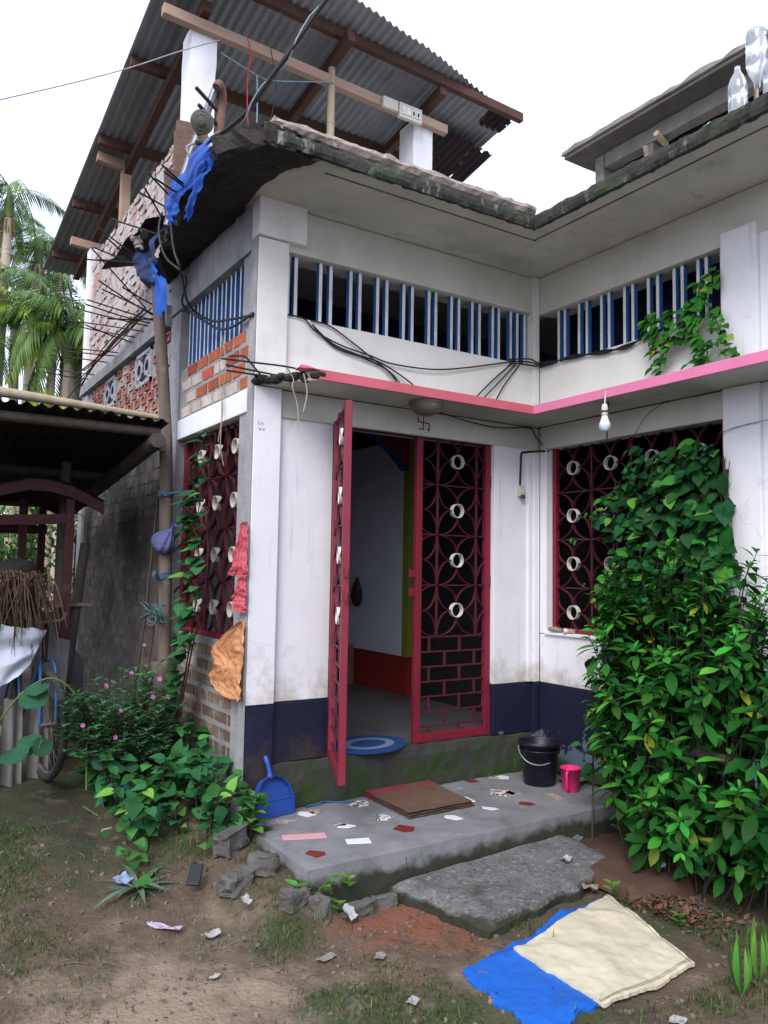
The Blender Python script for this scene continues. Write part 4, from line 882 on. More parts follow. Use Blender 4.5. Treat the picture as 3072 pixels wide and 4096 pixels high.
# ------------------------------------------------------------------ sacking and tarpaulin on the ground
def cloth(name, C4, m, z, amp, label, cat, nu=60, nv=60, ragged=.02, seed=0, parts=True, thick=.005, gz_=True, crease=.006):
    A = [Vector((x,y,0)) for x,y in C4]; b = MB()
    def fn(u, v, dz=0):
        p = A[0].lerp(A[3], u).lerp(A[1].lerp(A[2], u), v); e = min(u,1-u,v,1-v)
        c = (A[0]+A[1]+A[2]+A[3])/4
        if e < .02: p = p + (p-c).normalized()*ragged*noise.noise(Vector((p.x*9,p.y*9,seed)))*2 + (p-c).normalized()*ragged*noise.noise(Vector((p.x*40,p.y*40,seed)))*.8
        h = amp*(noise.noise(Vector((p.x*2.4,p.y*2.4,seed)))+.45*noise.noise(Vector((p.x*6,p.y*6,seed)))+.22*abs(noise.noise(Vector((p.x*11,p.y*7,seed+2)))))
        for kk in range(3):
            q = Vector((p.x*1.7+kk*9,p.y*1.7-kk*5,seed)); h += crease*max(0,1-abs(noise.noise(q))*9)*(.5+noise.noise(q*.7))
        return (p.x, p.y, (ground_z(p.x,p.y) if gz_ else 0) + z + h + dz)
    b.grid(lambda u,v: fn(u,v,thick), nu, nv)
    ring = [(i/nu,0) for i in range(nu)] + [(1,j/nv) for j in range(nv)] + [(1-i/nu,1) for i in range(nu)] + [(0,1-j/nv) for j in range(nv)]
    n = len(ring); b.add([fn(u,v,thick) for u,v in ring]+[fn(u,v,-.01) for u,v in ring], [(i,n+i,n+(i+1)%n,(i+1)%n) for i in range(n)])
    o = b.build(name, m); tag(place(o), label, cat); return o, fn
M_sack = mat('cream_woven_sack', (.54,.50,.38), (.46,.42,.31), 2.5, .75, .35, 11, [((.32,.28,.21), 3, .54, .74, dict(amt=.7)), ((.38,.31,.2), 9, .6, .72, dict(amt=.5)), ((.05,.03,.03), 24, .73, .77, dict(amt=.9))])
cloth('blue_tarp', ((-1.03,-1.53),(-2.11,-1.79),(-2.16,-2.30),(-1.30,-2.14)), mat('bright_blue_tarp', (.012,.115,.50), (.010,.095,.42), 3, .5, .45, 13, [((.006,.06,.32), 4, .58, .74, dict(amt=.7)), ((.3,.13,.08), 22, .74, .78, dict(amt=.8))]), .006, .012, 'torn bright blue tarpaulin lying under the cream sack', 'tarpaulin', ragged=.022, seed=3, thick=.003)
sk, fsk = cloth('cream_sack', ((-.985,-1.56),(-1.80,-1.76),(-1.81,-2.27),(-1.235,-2.245)), M_sack, .020, .010, 'cream woven plastic sack spread flat on the ground over blue tarp', 'sack', ragged=.006, seed=8, thick=.004, crease=.012)
b = MB()
for off in (.035,.05):
    for k in range(60):
        u = k/60; p = Vector(fsk(1-off, u, .0055)); q = Vector(fsk(1-off, u+.010, .0055)); b.bar(p, q, .003, .002)
        p = Vector(fsk(u, off*.8, .0055)); q = Vector(fsk(min(1,u+.010), off*.8, .0055)); b.bar(p, q, .003, .002) if off < .04 else None
o = b.build('seam', mat('sack_seam', (.22,.19,.13), bump=0), sk); o['kind'] = 'stuff'
M_dryleaf = mat('dry_leaf', (.13,.065,.04), (.085,.045,.03), 20, .9, .2, rnd=.4)
# ------------------------------------------------------------------ tatters of tarpaulin on the rotten slab
def rag(name, pts, widths, m, label, cat='tarpaulin scrap', group=None, nu=26, nv=10, wdir=(0,1,0), seed=0, rough_=.03, fold=.02):
    P = curve(pts, 6); b = MB(); W = Vector(wdir).normalized()
    def fn(u, v):
        t = u*(len(P)-1); k = min(int(t), len(P)-2); p = P[k].lerp(P[k+1], t-k)
        tw = u*(len(widths)-1); kw = min(int(tw), len(widths)-2); w = widths[kw]+(widths[kw+1]-widths[kw])*(tw-kw)
        e = (2*v-1); n1 = noise.noise(Vector((u*7+seed, v*2, seed))); n2 = noise.noise(Vector((u*23, seed, v)))
        w2 = w*(1 + (.35*noise.noise(Vector((u*14, e*3, seed))) if abs(e) > .9 else 0))
        p = p + W*e*w2/2 + Vector((fold*n1+fold*.6*math.sin(v*9+seed+u*3), 0, 0))
        if u <= 0 or u >= 1: p = p + (P[-1]-P[-2]).normalized()*rough_*noise.noise(Vector((v*9,seed,u)))*2.2*(1 if u >= 1 else .3)
        return p
    b.grid(fn, nu, nv); o = b.build(name, m); return tag(place(o), label, cat, group)
rag('tarp_scrap', [(-2.74,.10,3.62),(-2.77,.05,3.50),(-2.76,.0,3.40)], [.62,.66,.5], M_tarp, 'crumpled blue tarpaulin scrap caught on the rotten slab edge', seed=1)
rag('tarp_scrap', [(-2.75,-.30,3.44),(-2.77,-.12,3.34),(-2.75,.12,3.27)], [.13,.15,.09], M_tarp, 'blue tarpaulin strip hanging diagonally under the rotten slab', wdir=(0,.4,.9), seed=4)
rag('tarp_scrap', [(-2.75,.40,3.58),(-2.77,.35,3.45),(-2.75,.35,3.33)], [.22,.2,.13], M_tarp, 'narrow blue tarpaulin tail hanging beside the mast foot', seed=6)
M_tarp_n = mat('navy_tarpaulin', (.010,.03,.12), (.008,.02,.08), 5, .6, .2, 30, [((.02,.12,.36), 6, .60, .72, dict(amt=.8))], trans=.1)
rag('tarp_sheet', [(-2.60,1.38,3.60),(-2.66,1.30,3.45),(-2.64,1.25,3.30),(-2.60,1.2,3.22)], [.70,.62,.5,.25], M_tarp_n, 'dark blue tarpaulin sheet draped over the rotten slab above the wooden pole', seed=9, fold=.05)
rag('tarp_scrap', [(-2.62,1.30,3.42),(-2.64,1.16,3.32),(-2.63,1.10,3.24),(-2.62,1.03,3.12),(-2.62,1.0,2.93)], [.05,.05,.08,.26,.16], M_tarp, 'bright blue tarpaulin flag hanging beside the wooden pole top', seed=12)
rag('plastic_rag', [(-2.63,1.42,3.72),(-2.70,1.34,3.62),(-2.68,1.38,3.52)], [.42,.36,.2], M_rag, 'torn grey plastic rag on top of the dark blue tarpaulin', 'rag', seed=15, fold=.05)
b = MB()
b.grid(lambda u,v: (-2.72+.30*v-.02*u, 2.45-1.55*u*(.9+.1*v), 3.70-.10*u+.10*v+.022*math.sin(u*13)+.01*noise.noise(Vector((u*5,v*5,2)))), 50, 12)
tag(place(b.build('tin_sheet', M_tin_d)), 'bent black tin sheet lying over the rebars beside the rotten slab', 'tin sheet')
b = MB(); b.bar((-2.60,.85,3.47),(-2.50,1.28,4.12), .05, .10, (1,0,0)); tag(place(b.build('steel_channel', mat('brown_steel', (.085,.045,.04), (.06,.032,.03), 8, .7, .1))), 'brown steel channel leaning against the broken brick pier', 'steel channel')
# ------------------------------------------------------------------ poles by the side wall
b = MB(); b.tube(curve([(-2.40,1.25,-.3),(-2.43,1.28,.9),(-2.46,1.3,2.1),(-2.55,1.28,3.0),(-2.60,1.26,3.42)],5), [.048]*11+[.043]*10, 10)
tag(place(b.build('wooden_pole', M_wood_grey)), 'tall bent wooden pole propping the rotten slab beside the side window', 'pole')
def stick(a, c, r, m, label, name='bamboo_stick', cat='stick', bow=0):
    b = MB(); a = Vector(a); c = Vector(c); b.tube([a, a.lerp(c,.5)+Vector((bow,0,0)), c], [r, r*.95, r*.85], 8); return tag(place(b.build(name, m)), label, cat)
stick((-2.66,1.35,-.2),(-2.46,1.42,1.78), .011, M_bamboo_d, 'long thin dark stick leaning against the smoke stained wall', bow=.02)
stick((-2.62,1.2,-.2),(-2.475,1.3,.98), .012, M_wood_red, 'shorter reddish stick leaning beside the wooden pole')
stick((-3.10,1.5,-.2),(-2.90,1.75,1.33), .040, M_bamboo_d, 'thick dark log leaning against the kiosk post', 'log', 'log')
stick((-3.02,1.9,-.1),(-3.03,1.9,1.95), .045, M_bamboo_d, 'upright dark post standing behind the leaning log', 'wooden_post', 'post')
b = MB(); b.rbox(-2.56,-2.46,1.02,1.14,-.3,.52,.06,.012); tag(place(b.build('stump', M_wood_grey)), 'short dark wooden stump standing by the wooden pole foot', 'stump')
# ------------------------------------------------------------------ tin shed on the left
shed = empty('tin_shed', (-3.9,2.0,-.1), 'low dark shed with corrugated tin roof on bamboo beams', 'shed')
def shz(y): return 2.165-.125*(y-.9)
for k, (x0, x1) in enumerate(((-2.95,-2.545),(-3.65,-2.90),(-4.35,-3.60),(-5.05,-4.30),(-5.75,-5.0))):
    b = MB()
    def fn(u, v, o_=0):
        x = x0+(x1-x0)*u; y = .9+.012*math.sin(k*5)+3.0*v
        return (x, y, shz(y)+.004*(k%2)+.012*math.sin(2*math.pi*x/.085)+.012*noise.noise(Vector((x*2,y*2,7)))*1.0)
    b.grid(fn, int((x1-x0)/.085*8), 10); b.build('roof_sheet', M_tin_d, shed)
def tub(pts, r, m, name, par, n=9):
    b = MB(); b.tube(pts, r, n); return b.build(name, m, par)
tub([(-5.6,.99,shz(.99)-.055),(-2.60,.99,shz(.99)-.06)], .035, M_bamboo_d, 'bamboo_beam', shed)
tub([(-5.6,1.02,2.245),(-3.6,1.02,2.25),(-2.62,1.0,2.20)], [.034,.034,.02], M_bamboo, 'bamboo_batten', shed)
tub([(-5.6,2.4,shz(2.4)-.06),(-2.60,2.4,shz(2.4)-.06)], .04, M_bamboo_d, 'bamboo_beam', shed)
tub([(-5.6,3.7,shz(3.7)-.06),(-2.60,3.7,shz(3.7)-.06)], .04, M_bamboo_d, 'bamboo_beam', shed)
tub([(-2.63,.92,2.03),(-2.66,3.9,1.66)], .055, M_bamboo_d, 'rafter', shed)
tub([(-3.9,.95,2.03),(-3.9,3.9,1.66)], .045, M_bamboo_d, 'rafter', shed)
for x, y in ((-2.7,3.75),(-4.1,3.75),(-5.5,3.75),(-5.5,1.0)): tub([(x,y,-.3),(x,y,shz(y)-.08)], .05, M_bamboo_d, 'post', shed)
b = MB()
for k in range(5): b.tube(curve([(-2.50+.03*math.cos(a_),1.28+.03*math.sin(a_),2.02+k*.012+.01*math.sin(a_)) for a_ in [q*.9 for q in range(8)]],2), .008, 5)
o = b.build('rope_lashing', mat('lashing_rope', (.20,.17,.14)), shed); o['kind'] = 'stuff'
# ------------------------------------------------------------------ red kiosk frame below the shed roof
M_kred = mat('dark_red_kiosk_paint', (.050,.011,.013), (.034,.009,.010), 6, .7, .15, 40, [((.06,.042,.04), 8, .56, .70, dict(amt=.7))])
kio = empty('kiosk', (-3.3,1.9,-.2), 'old dark red wooden kiosk frame with bowed gable roof and plank shelf', 'kiosk')
GP = [(-4.0,1.50),(-3.78,1.615),(-3.52,1.715),(-3.34,1.765),(-3.2,1.765),(-3.06,1.73),(-2.95,1.685),(-2.83,1.62)]
for yy in (1.5,2.7):
    b = MB()
    for (xa,za),(xb,zb) in zip(GP[:-1],GP[1:]): b.add([(xa,yy,za-.08),(xb,yy,zb-.08),(xb,yy,zb),(xa,yy,za),(xa,yy+.03,za-.08),(xb,yy+.03,zb-.08),(xb,yy+.03,zb),(xa,yy+.03,za)], [(0,1,2,3),(7,6,5,4),(0,4,5,1),(3,2,6,7)])
    b.build('fascia_board', M_kred, kio)
b = MB(); b.grid(lambda u,v: (lambda k,f: (GP[k][0]+(GP[k+1][0]-GP[k][0])*f, 1.46+1.3*v, GP[k][1]+(GP[k+1][1]-GP[k][1])*f+.012))(min(int(u*7),6), u*7-min(int(u*7),6)), 28, 6); b.build('roof_sheet', M_tin_d, kio)
for x, y, z1 in ((-3.055,1.55,1.64),(-3.06,2.65,1.64),(-3.30,1.98,1.66),(-3.95,1.55,1.45),(-3.95,2.65,1.45)):
    b = MB(); b.bar((x,y,-.25),(x,y,z1), .055, .055, (0,1,0)); b.build('post', M_kred, kio, .003)
b = MB(); b.bar((-3.98,1.56,1.44),(-3.03,1.56,1.50), .05, .07); b.build('cross_beam', M_kred, kio, .003)
b = MB(); b.bar((-3.98,2.6,1.44),(-3.03,2.6,1.46), .05, .07); b.build('cross_beam', M_kred, kio, .003)
b = MB(); b.rbox(-3.5,-2.86,1.60,1.82,.865,.90,.08,.006); b.build('shelf_plank', M_wood_grey, kio)
b = MB(); b.bar((-3.9,1.60,.82),(-3.06,1.60,.80), .05, .07); b.build('shelf_rail', M_kred, kio, .003)
b = MB(); b.box(-3.9,-3.07,1.64,1.655,.45,.78); b.build('back_board', mat('grey_board', (.13,.135,.16), (.10,.105,.125), 4, .8), kio)
b = MB(); b.grid(lambda u,v: (-3.03+.16*u+.06*v*(1-u), 1.66+.1*u, .16+.42*v-.12*u*v), 10, 10); tag(place(b.build('sheet_board', mat('grey_fibre_sheet', (.11,.11,.125), (.08,.08,.09), 4, .85, .2))), 'grey curved fibre sheet leaning behind the red kiosk post', 'board')
# dark rag heap and dried grass on the bicycle load
b = MB(); b.lathe([(0,-.12),(.14,-.10),(.20,-.02),(.17,.07),(.06,.12),(0,.12)], (0,0,0), 14)
o = b.build('black_bundle', mat('black_bundle_cloth', (.012,.012,.013), (.02,.02,.02), 9, .95, .6, 25)); o.location = (-3.45,1.45,1.10); o.rotation_euler = (0,-.25,.2); o.scale = (1.0,.7,.8); tag(o, 'black bundle tied on top of the dried grass load', 'bundle')
M_hay = mat('dried_grass', (.105,.07,.045), (.055,.036,.024), 12, .95, .1, 60, rnd=.5)
b = MB(); rr_ = random.Random(5)
for k in range(430):
    a = rr_.uniform(0,2*math.pi); top = Vector((-3.47+rr_.gauss(0,.09), 1.22+rr_.gauss(0,.07), 1.05+rr_.uniform(-.04,.05)))
    L_ = rr_.uniform(.25,.48); d = Vector((math.cos(a)*.17+rr_.uniform(-.06,.06), math.sin(a)*.14-.05, 0))
    pts = [top+d*t*.9+Vector((0,0,.06*math.sin(math.pi*min(1,t*1.6))-L_*t*t)) + Vector((rr_.gauss(0,.006),rr_.gauss(0,.006),0)) for t in (0,.3,.6,.85,1)]
    b.tube(pts, [.004,.0045,.004,.003,.0015], 3, caps=False)
o = b.build('grass_strands', M_hay); o['kind'] = 'stuff'
hb = empty('dried_grass_bundle', (-3.42,1.22,.75), 'bundle of dried brown grass drooping over the bicycle handlebar', 'grass bundle')
o.parent = hb; o.data.transform(Matrix.Translation(-hb.location))
# ------------------------------------------------------------------ bicycle
bi = empty('bicycle', (-3.20,1.15,-.22), 'old blue bicycle with curved handlebar parked by the plants under the shed', 'bicycle')
bd = Vector((-.13,.99,0)).normalized(); bn_ = Vector((bd.y,-bd.x,0))
M_tyre = mat('grey_worn_tyre', (.045,.043,.042), (.03,.029,.028), 20, .9, .5, 90); M_bblue = mat('blue_bicycle_paint', (.03,.12,.30), (.03,.09,.22), 12, .5, .05, 60, [((.08,.05,.04), 18, .6, .7, dict(amt=.7))]); M_chrome = mat('dull_chrome', (.30,.28,.27), (.18,.15,.14), 20, .35, .05, 60, metal=.7)
FWc = Vector((-3.215,1.12,.135)); RWc = FWc + bd*1.05
def wheel(c):
    b = MB(); P = [c+bd*.325*math.cos(2*math.pi*k/40)+Vector((0,0,.325*math.sin(2*math.pi*k/40))) for k in range(41)]; b.tube(P, .024, 8, caps=False)
    t = b.build('wheel', M_tyre, bi)
    b = MB(); P = [c+bd*.298*math.cos(2*math.pi*k/40)+Vector((0,0,.298*math.sin(2*math.pi*k/40))) for k in range(41)]; b.tube(P, .011, 6, caps=False); b.build('rim', M_chrome, t)
    b = MB()
    for k in range(28):
        a = 2*math.pi*k/28; s_ = (.02 if k % 2 else -.02)
        b.tube([c+bn_*s_, c+bd*.296*math.cos(a+.25)+Vector((0,0,.296*math.sin(a+.25)))], .0013, 3, caps=False)
    b.tube([c-bn_*.045, c+bn_*.045], .017, 8); o = b.build('spokes', M_chrome, t); o['kind'] = 'stuff'
wheel(FWc); wheel(RWc)
hd_ = FWc + bd*.13 + Vector((0,0,.56))
b = MB()
for s_ in (-.05,.05): b.tube(curve([FWc+bn_*s_, FWc+bd*.01+bn_*s_+Vector((0,0,.2)), FWc+bd*.06+bn_*s_*.9+Vector((0,0,.38)), hd_+bn_*s_*.4-Vector((0,0,.16))],4), .011, 6)
b.build('fork', M_bblue, bi)
b = MB(); b.tube([hd_-Vector((0,0,.17)), hd_+Vector((0,0,.10))], .020, 8); b.build('head_tube', mat('black_stem', (.02,.02,.02)), bi)
bb = FWc + bd*.60 + Vector((0,0,-.05)); st = FWc + bd*.72 + Vector((0,0,.52))
for a, c in ((hd_, st-Vector((0,0,.05))),(hd_-Vector((0,0,.12)), bb),(bb, st),(bb, RWc),(st-Vector((0,0,.06)), RWc)):
    b = MB(); b.tube([a,c], .014, 7); b.build('frame_tube', M_bblue, bi)
b = MB(); b.lathe([(0,.0),(.09,.0),(.10,.03),(.06,.06),(0,.065)], st+Vector((0,0,.02)), 14); b.build('saddle', M_dark, bi)
hz = .80; hc = Vector((-3.34,1.18,hz)); hx = Vector((.985,.12,0))
b = MB(); b.tube(curve([hc-hx*.26+Vector((-.0,.16,.03)), hc-hx*.27+Vector((0,.03,.06)), hc-hx*.22+Vector((0,-.07,.02)), hc-hx*.08+Vector((0,-.02,-.015)), hc+hx*.08+Vector((0,0,-.01)), hc+hx*.2+Vector((0,.02,.0)), hc+hx*.25+Vector((0,.10,.04))],5), .012, 8); b.build('handlebar', M_chrome, bi)
b = MB(); b.tube([hc, hd_+Vector((0,0,.08))], .014, 8); b.build('stem', M_chrome, bi)
b = MB(); b.tube(curve([hc-hx*.05+Vector((0,0,-.02)), hc-hx*.2+Vector((0,-.06,-.08)), hc-hx*.33+Vector((0,-.1,-.16))],5), .0045, 5); b.build('brake_cable', M_wire, bi)
# white sack hung on the bicycle, grey sack behind
M_wsack = mat('white_plastic_sack', (.50,.53,.62), (.42,.45,.54), 3, .6, .25, 25, [((.22,.24,.30), 3, .60, .75, dict(amt=.6))])
b = MB(); b.grid(lambda u,v: (-3.62+.37*u-.10*v*(u), 1.10-.05*math.sin(u*3)+.03*noise.noise(Vector((u*3,v*4,1))), .80-.05*u-.40*v*(1-.5*abs(u-.32)*1.2)+.012*noise.noise(Vector((u*6,v*6,4)))), 22, 22)
tag(place(b.build('white_sack', M_wsack)), 'white plastic sack hung over the left end of the bicycle handlebar', 'sack')
b = MB(); b.grid(lambda u,v: (-3.25+.20*u-.02*v, 1.42+.06*math.sin(u*3+1)+.02*noise.noise(Vector((u*3,v*4,7))), .70-.05*u-.45*v+.05*math.sin(u*3)*v), 16, 18)
tag(place(b.build('grey_sack', mat('grey_sack', (.17,.17,.18), (.11,.11,.12), 4, .8, .3, 25))), 'dull grey sack hanging behind the bicycle beside the kiosk post', 'sack')
# old corrugated sheets standing at the far left
for x, y, h, q in ((-3.48,1.15,.55,.1),(-3.31,1.22,.50,-.15),(-3.66,1.05,.52,.2)):
    b = MB(); b.grid(lambda u,v: (x+.13*u, y+.02*math.sin(u*2*math.pi*1.5)+.10*v, ground_z(x,y)-.02+h*v+.012*noise.noise(Vector((u*8,v*2,x)))), 14, 4)
    tag(place(b.build('roofing_sheet', mat('grey_fibre_roofing', (.18,.17,.17), (.11,.105,.10), 8, .9, .3, 40, stretch=(3,3,.4)))), {-3.48:'middle one of the old grey roofing pieces standing by the bicycle wheel',-3.31:'old grey roofing piece nearest the bicycle wheel',-3.66:'old grey roofing piece at the far left edge'}[x], 'roofing sheet', 'old roofing pieces by the bicycle')
# ------------------------------------------------------------------ things hung on the side window
def drape(name, pts, m, label, cat, fold=22, crump=.012):
    b = MB(); nu, nv = 44, len(pts)*12
    L_ = curve([p[0] for p in pts], 4); R_ = curve([p[1] for p in pts], 4)
    def fn(u, v):
        t = v*(len(L_)-1); k = min(int(t), len(L_)-2); a = L_[k].lerp(L_[k+1], t-k); c = R_[k].lerp(R_[k+1], t-k); p = a.lerp(c, u)
        return p + Vector((-.011*math.sin(u*fold+v*2)*(.3+v)+.02*noise.noise(Vector((u*4,v*4,1)))-crump*(abs(noise.noise(Vector((u*5,v*7,3))))+.6*abs(noise.noise(Vector((u*11,v*13,6))))), .006*math.sin(v*15)+.010*noise.noise(Vector((v*14,u,2))), 0))
    b.grid(fn, nu, nv); return tag(place(b.build(name, m)), label, cat)
M_orange = mat('orange_plastic_bag', (.64,.32,.16), (.57,.25,.115), 4, .45, .5, 16, [((.70,.55,.46), 13, .62, .68, dict(amt=.8))], trans=.2, spec=.4)
drape('orange_bag', [((-2.375,-.02,.85),(-2.37,-.06,.86)),((-2.38,.30,.72),(-2.37,-.065,.74)),((-2.39,.40,.64),(-2.37,-.065,.64)),((-2.40,.27,.58),(-2.37,-.065,.56)),((-2.40,.40,.49),(-2.37,-.068,.48)),((-2.39,.22,.41),(-2.37,-.07,.42)),((-2.38,.03,.40),(-2.37,-.06,.385))], M_orange, 'torn orange plastic bag hanging below the side window by the corner column', 'plastic bag', 6, .022)
def checked(name, base, dark, line):
    m = mat(name, base, dark, 5, .9, .2, 60); nt = m.node_tree; N = nt.nodes; L = nt.links; bs = N['Principled BSDF']; src = bs.inputs['Base Color'].links[0].from_socket
    g = N.new('ShaderNodeNewGeometry'); prev = src
    for dr, sc_ in (('Y',34),('Z',34)):
        w = N.new('ShaderNodeTexWave'); w.bands_direction = dr; w.inputs['Scale'].default_value = sc_*.9; w.wave_profile = 'SIN'; L.new(g.outputs['Position'], w.inputs['Vector'])
        r_ = N.new('ShaderNodeMapRange'); r_.inputs[1].default_value = .80; r_.inputs[2].default_value = .92; L.new(w.outputs['Fac'], r_.inputs[0])
        x = N.new('ShaderNodeMix'); x.data_type = 'RGBA'; L.new(r_.outputs[0], x.inputs[0]); L.new(prev, x.inputs[6]); x.inputs[7].default_value = (*line,1); prev = x.outputs[2]
    L.new(prev, bs.inputs['Base Color']); return m
M_check = checked('red_checked_cloth', (.47,.05,.085), (.36,.035,.06), (.46,.13,.16))
drape('red_cloth', [((-2.375,-.01,1.44),(-2.37,-.06,1.44)),((-2.39,.03,1.32),(-2.37,-.065,1.32)),((-2.40,.08,1.18),(-2.37,-.065,1.18)),((-2.40,.10,1.12),(-2.37,-.06,1.11))], M_check, 'upper red checked cloth hanging from the side grille by the column', 'cloth')
drape('red_cloth', [((-2.375,.0,1.11),(-2.37,-.06,1.11)),((-2.39,.05,1.02),(-2.37,-.065,1.02)),((-2.39,.08,.96),(-2.37,-.06,.95)),((-2.38,.03,.91),(-2.37,-.06,.905))], M_check, 'lower red checked cloth hanging from the side grille by the column', 'cloth')
M_bag = mat('dusty_blue_cloth', (.10,.11,.26), (.07,.08,.19), 7, .9, .3, 40, stretch=(1,1,4))
b = MB(); bag_ax = Vector((.35,-.45,.82)).normalized(); bq = Vector((0,0,1)).rotation_difference(bag_ax); PR = [(0,-.085),(.05,-.078),(.082,-.05),(.092,-.01),(.082,.03),(.058,.065),(.032,.095),(.016,.12),(.012,.135),(.022,.155),(.030,.17)]
def bagf(u, v):
    t = v*(len(PR)-1); k = min(int(t), len(PR)-2); r = PR[k][0]+(PR[k+1][0]-PR[k][0])*(t-k); z = PR[k][1]+(PR[k+1][1]-PR[k][1])*(t-k); a = 2*math.pi*u
    r *= 1+.09*math.sin(9*a+v*3)*min(1,v*2)+.08*noise.noise(Vector((math.cos(a)*2,math.sin(a)*2,v*4)))
    return Vector((-2.46,1.26,1.345)) + bq @ Vector((r*math.cos(a)*.9, r*math.sin(a)*1.15, z*.9))
b.grid(bagf, 54, 24)
tag(place(b.build('cloth_bag', M_bag)), 'knotted dusty blue cloth bag tied to the side grille beside the pole', 'bag')
M_strip = mat('teal_cloth_strip', (.06,.12,.19), (.045,.09,.15), 9, .9, .2)
for z, lb in ((1.10,'lower teal cloth strip tied round the wooden pole'),(1.70,'upper teal cloth strip tied round the wooden pole')):
    b = MB(); P = [Vector((-2.45+.056*math.cos(a), 1.29+.056*math.sin(a), z+.006*math.sin(3*a))) for a in [2*math.pi*k/14 for k in range(15)]]
    for p, q in zip(P[:-1],P[1:]): b.bar(p, q, .005, .045)
    b.grid(lambda u,v: (-2.50-.06*u+.02*v, 1.20+.10*v-.05*u, z+.012*(2*v-1)+.03*math.sin(u*3)*(1 if z < 1.5 else -.6)), 8, 3); b.bar((-2.45,1.23,z),(-2.30,1.12,z+.02), .005, .014)
    tag(place(b.build('cloth_strip', M_strip)), lb, 'cloth strip')
b = MB(); rr_ = random.Random(11)
for k in range(9):
    P = [Vector((-2.50+rr_.uniform(-.07,.05), 1.12+rr_.uniform(-.10,.30), .83+rr_.uniform(-.07,.08))) for q in range(5)]; b.tube(curve(P,4), .004, 4)
tag(place(b.build('string_tangle', mat('teal_string', (.10,.19,.19), (.07,.14,.14)))), 'tangled teal string hanging on the wooden pole at window sill height', 'string')
# ------------------------------------------------------------------ LEAVES
def leaf_mesh_data(L_, W_, shape, droop=.25, fold=.12, n=5, wav=.0):
    S_ = {'ovate': lambda t: math.sin(math.pi*t**.72)**.9, 'heart': lambda t: (1-t)**.55*min(1,(t*7+.25))**.5*1.15, 'lance': lambda t: math.sin(math.pi*t**.85)**1.1,
          'spat': lambda t: math.sin(math.pi*t**1.35)**.85, 'lobed': lambda t: max(0,1-(2*t-.92)**2/1.02)**.5*(1+.07*math.cos(t*22))}[shape]
    vs = []; fs = []
    for i in range(n+1):
        t = i/n; w = W_/2*max(S_(clamp(t,.002,.998)), .02); y = L_*t; z = -droop*L_*t*t; f = fold*w*1.6
        vs += [(-w, y, z+f+wav*L_*math.sin(t*9)), (0, y, z), (w, y, z+f+wav*L_*math.sin(t*9+1))]
    for i in range(n):
        a = i*3; fs += [(a,a+1,a+4,a+3),(a+1,a+2,a+5,a+4)]
    return vs, fs
def leaf_mesh(name, m, *a, **k):
    b = MB(); v, f = leaf_mesh_data(*a, **k); b.add(v, f, 0, True); return b.mesh(name, m)
def frame(d, up_):
    y = Vector(d).normalized(); x = y.cross(Vector(up_)); x = x.normalized() if x.length > 1e-4 else y.orthogonal().normalized(); z = x.cross(y)
    return Matrix((x, y, z)).transposed()
def put_leaf(b, data, p, d, up_, s):
    F = frame(d, up_); b.add([Vector(p) + F @ (Vector(v)*s) for v in data[0]], data[1], 0, True)
CAM = Vector((-4.196,-4.412,1.161))
def foliage(root, items, data, me, limit=300, mass='leaf_mass', name='leaf'):
    """items: (pos, dir, up, scale). The ones nearest the viewpoint are leaves of their own, the rest one mass"""
    items = sorted(items, key=lambda q: (Vector(q[0])-CAM).length/q[3])
    base = wloc(root)
    for p, d, u, s in items[:limit]:
        o = bpy.data.objects.new(name, me); o.parent = root
        o.location = Vector(p)-base; o.rotation_euler = frame(d, u).to_euler(); o.scale = (s,s,s); col.objects.link(o)
    if len(items) > limit:
        b = MB()
        for q in items[limit:]: put_leaf(b, data, *q)
        o = b.build(mass, me.materials[0], root); o['kind'] = 'stuff'
def leafmat(name, c, c2, tint=None, rnd=.5, rough=.62, trans=.13): return mat(name, c, c2, 9, rough, .08, 60, rnd=rnd, trans=trans, tint=tint, spec=.15)
M_shrub = leafmat('shrub_leaf', (.018,.105,.012), (.011,.068,.010), ((.20,.21,.02),.965,.8))
M_shrub_new = leafmat('young_shrub_leaf', (.040,.235,.022), (.032,.185,.018))
M_climb = leafmat('climber_leaf', (.011,.075,.017), (.008,.052,.014), ((.045,.16,.02),.82,.9))
M_climb_l = leafmat('light_climber_leaf', (.034,.17,.02), (.026,.13,.018), ((.16,.2,.03),.93,.8))
M_spin = leafmat('spinach_leaf', (.028,.125,.038), (.02,.09,.03), ((.10,.24,.035),.88,.8))
M_peri = leafmat('periwinkle_leaf', (.06,.19,.07), (.04,.135,.05))
M_pump = leafmat('pumpkin_leaf', (.022,.085,.042), (.016,.06,.032), ((.18,.18,.03),.93,.7), .3, .75)
M_stem = mat('green_stem', (.10,.15,.05), (.08,.10,.04), 12, .8, 0); M_stem_b = mat('brown_stem', (.085,.065,.045), (.055,.042,.03), 12, .9, .2); M_stem_p = mat('purple_stem', (.10,.025,.045), (.07,.03,.03), 12, .6, 0)
M_fol = leafmat('background_foliage', (.045,.13,.02), (.028,.085,.015), ((.11,.20,.03),.75,.8), .4)
M_palm = leafmat('palm_leaflet', (.11,.19,.045), (.07,.14,.035), None, .3, .45); M_palm_y = leafmat('yellow_palm_leaflet', (.26,.36,.04), (.19,.29,.035), None, .3, .45)  # second leaflet colour is a yellower green
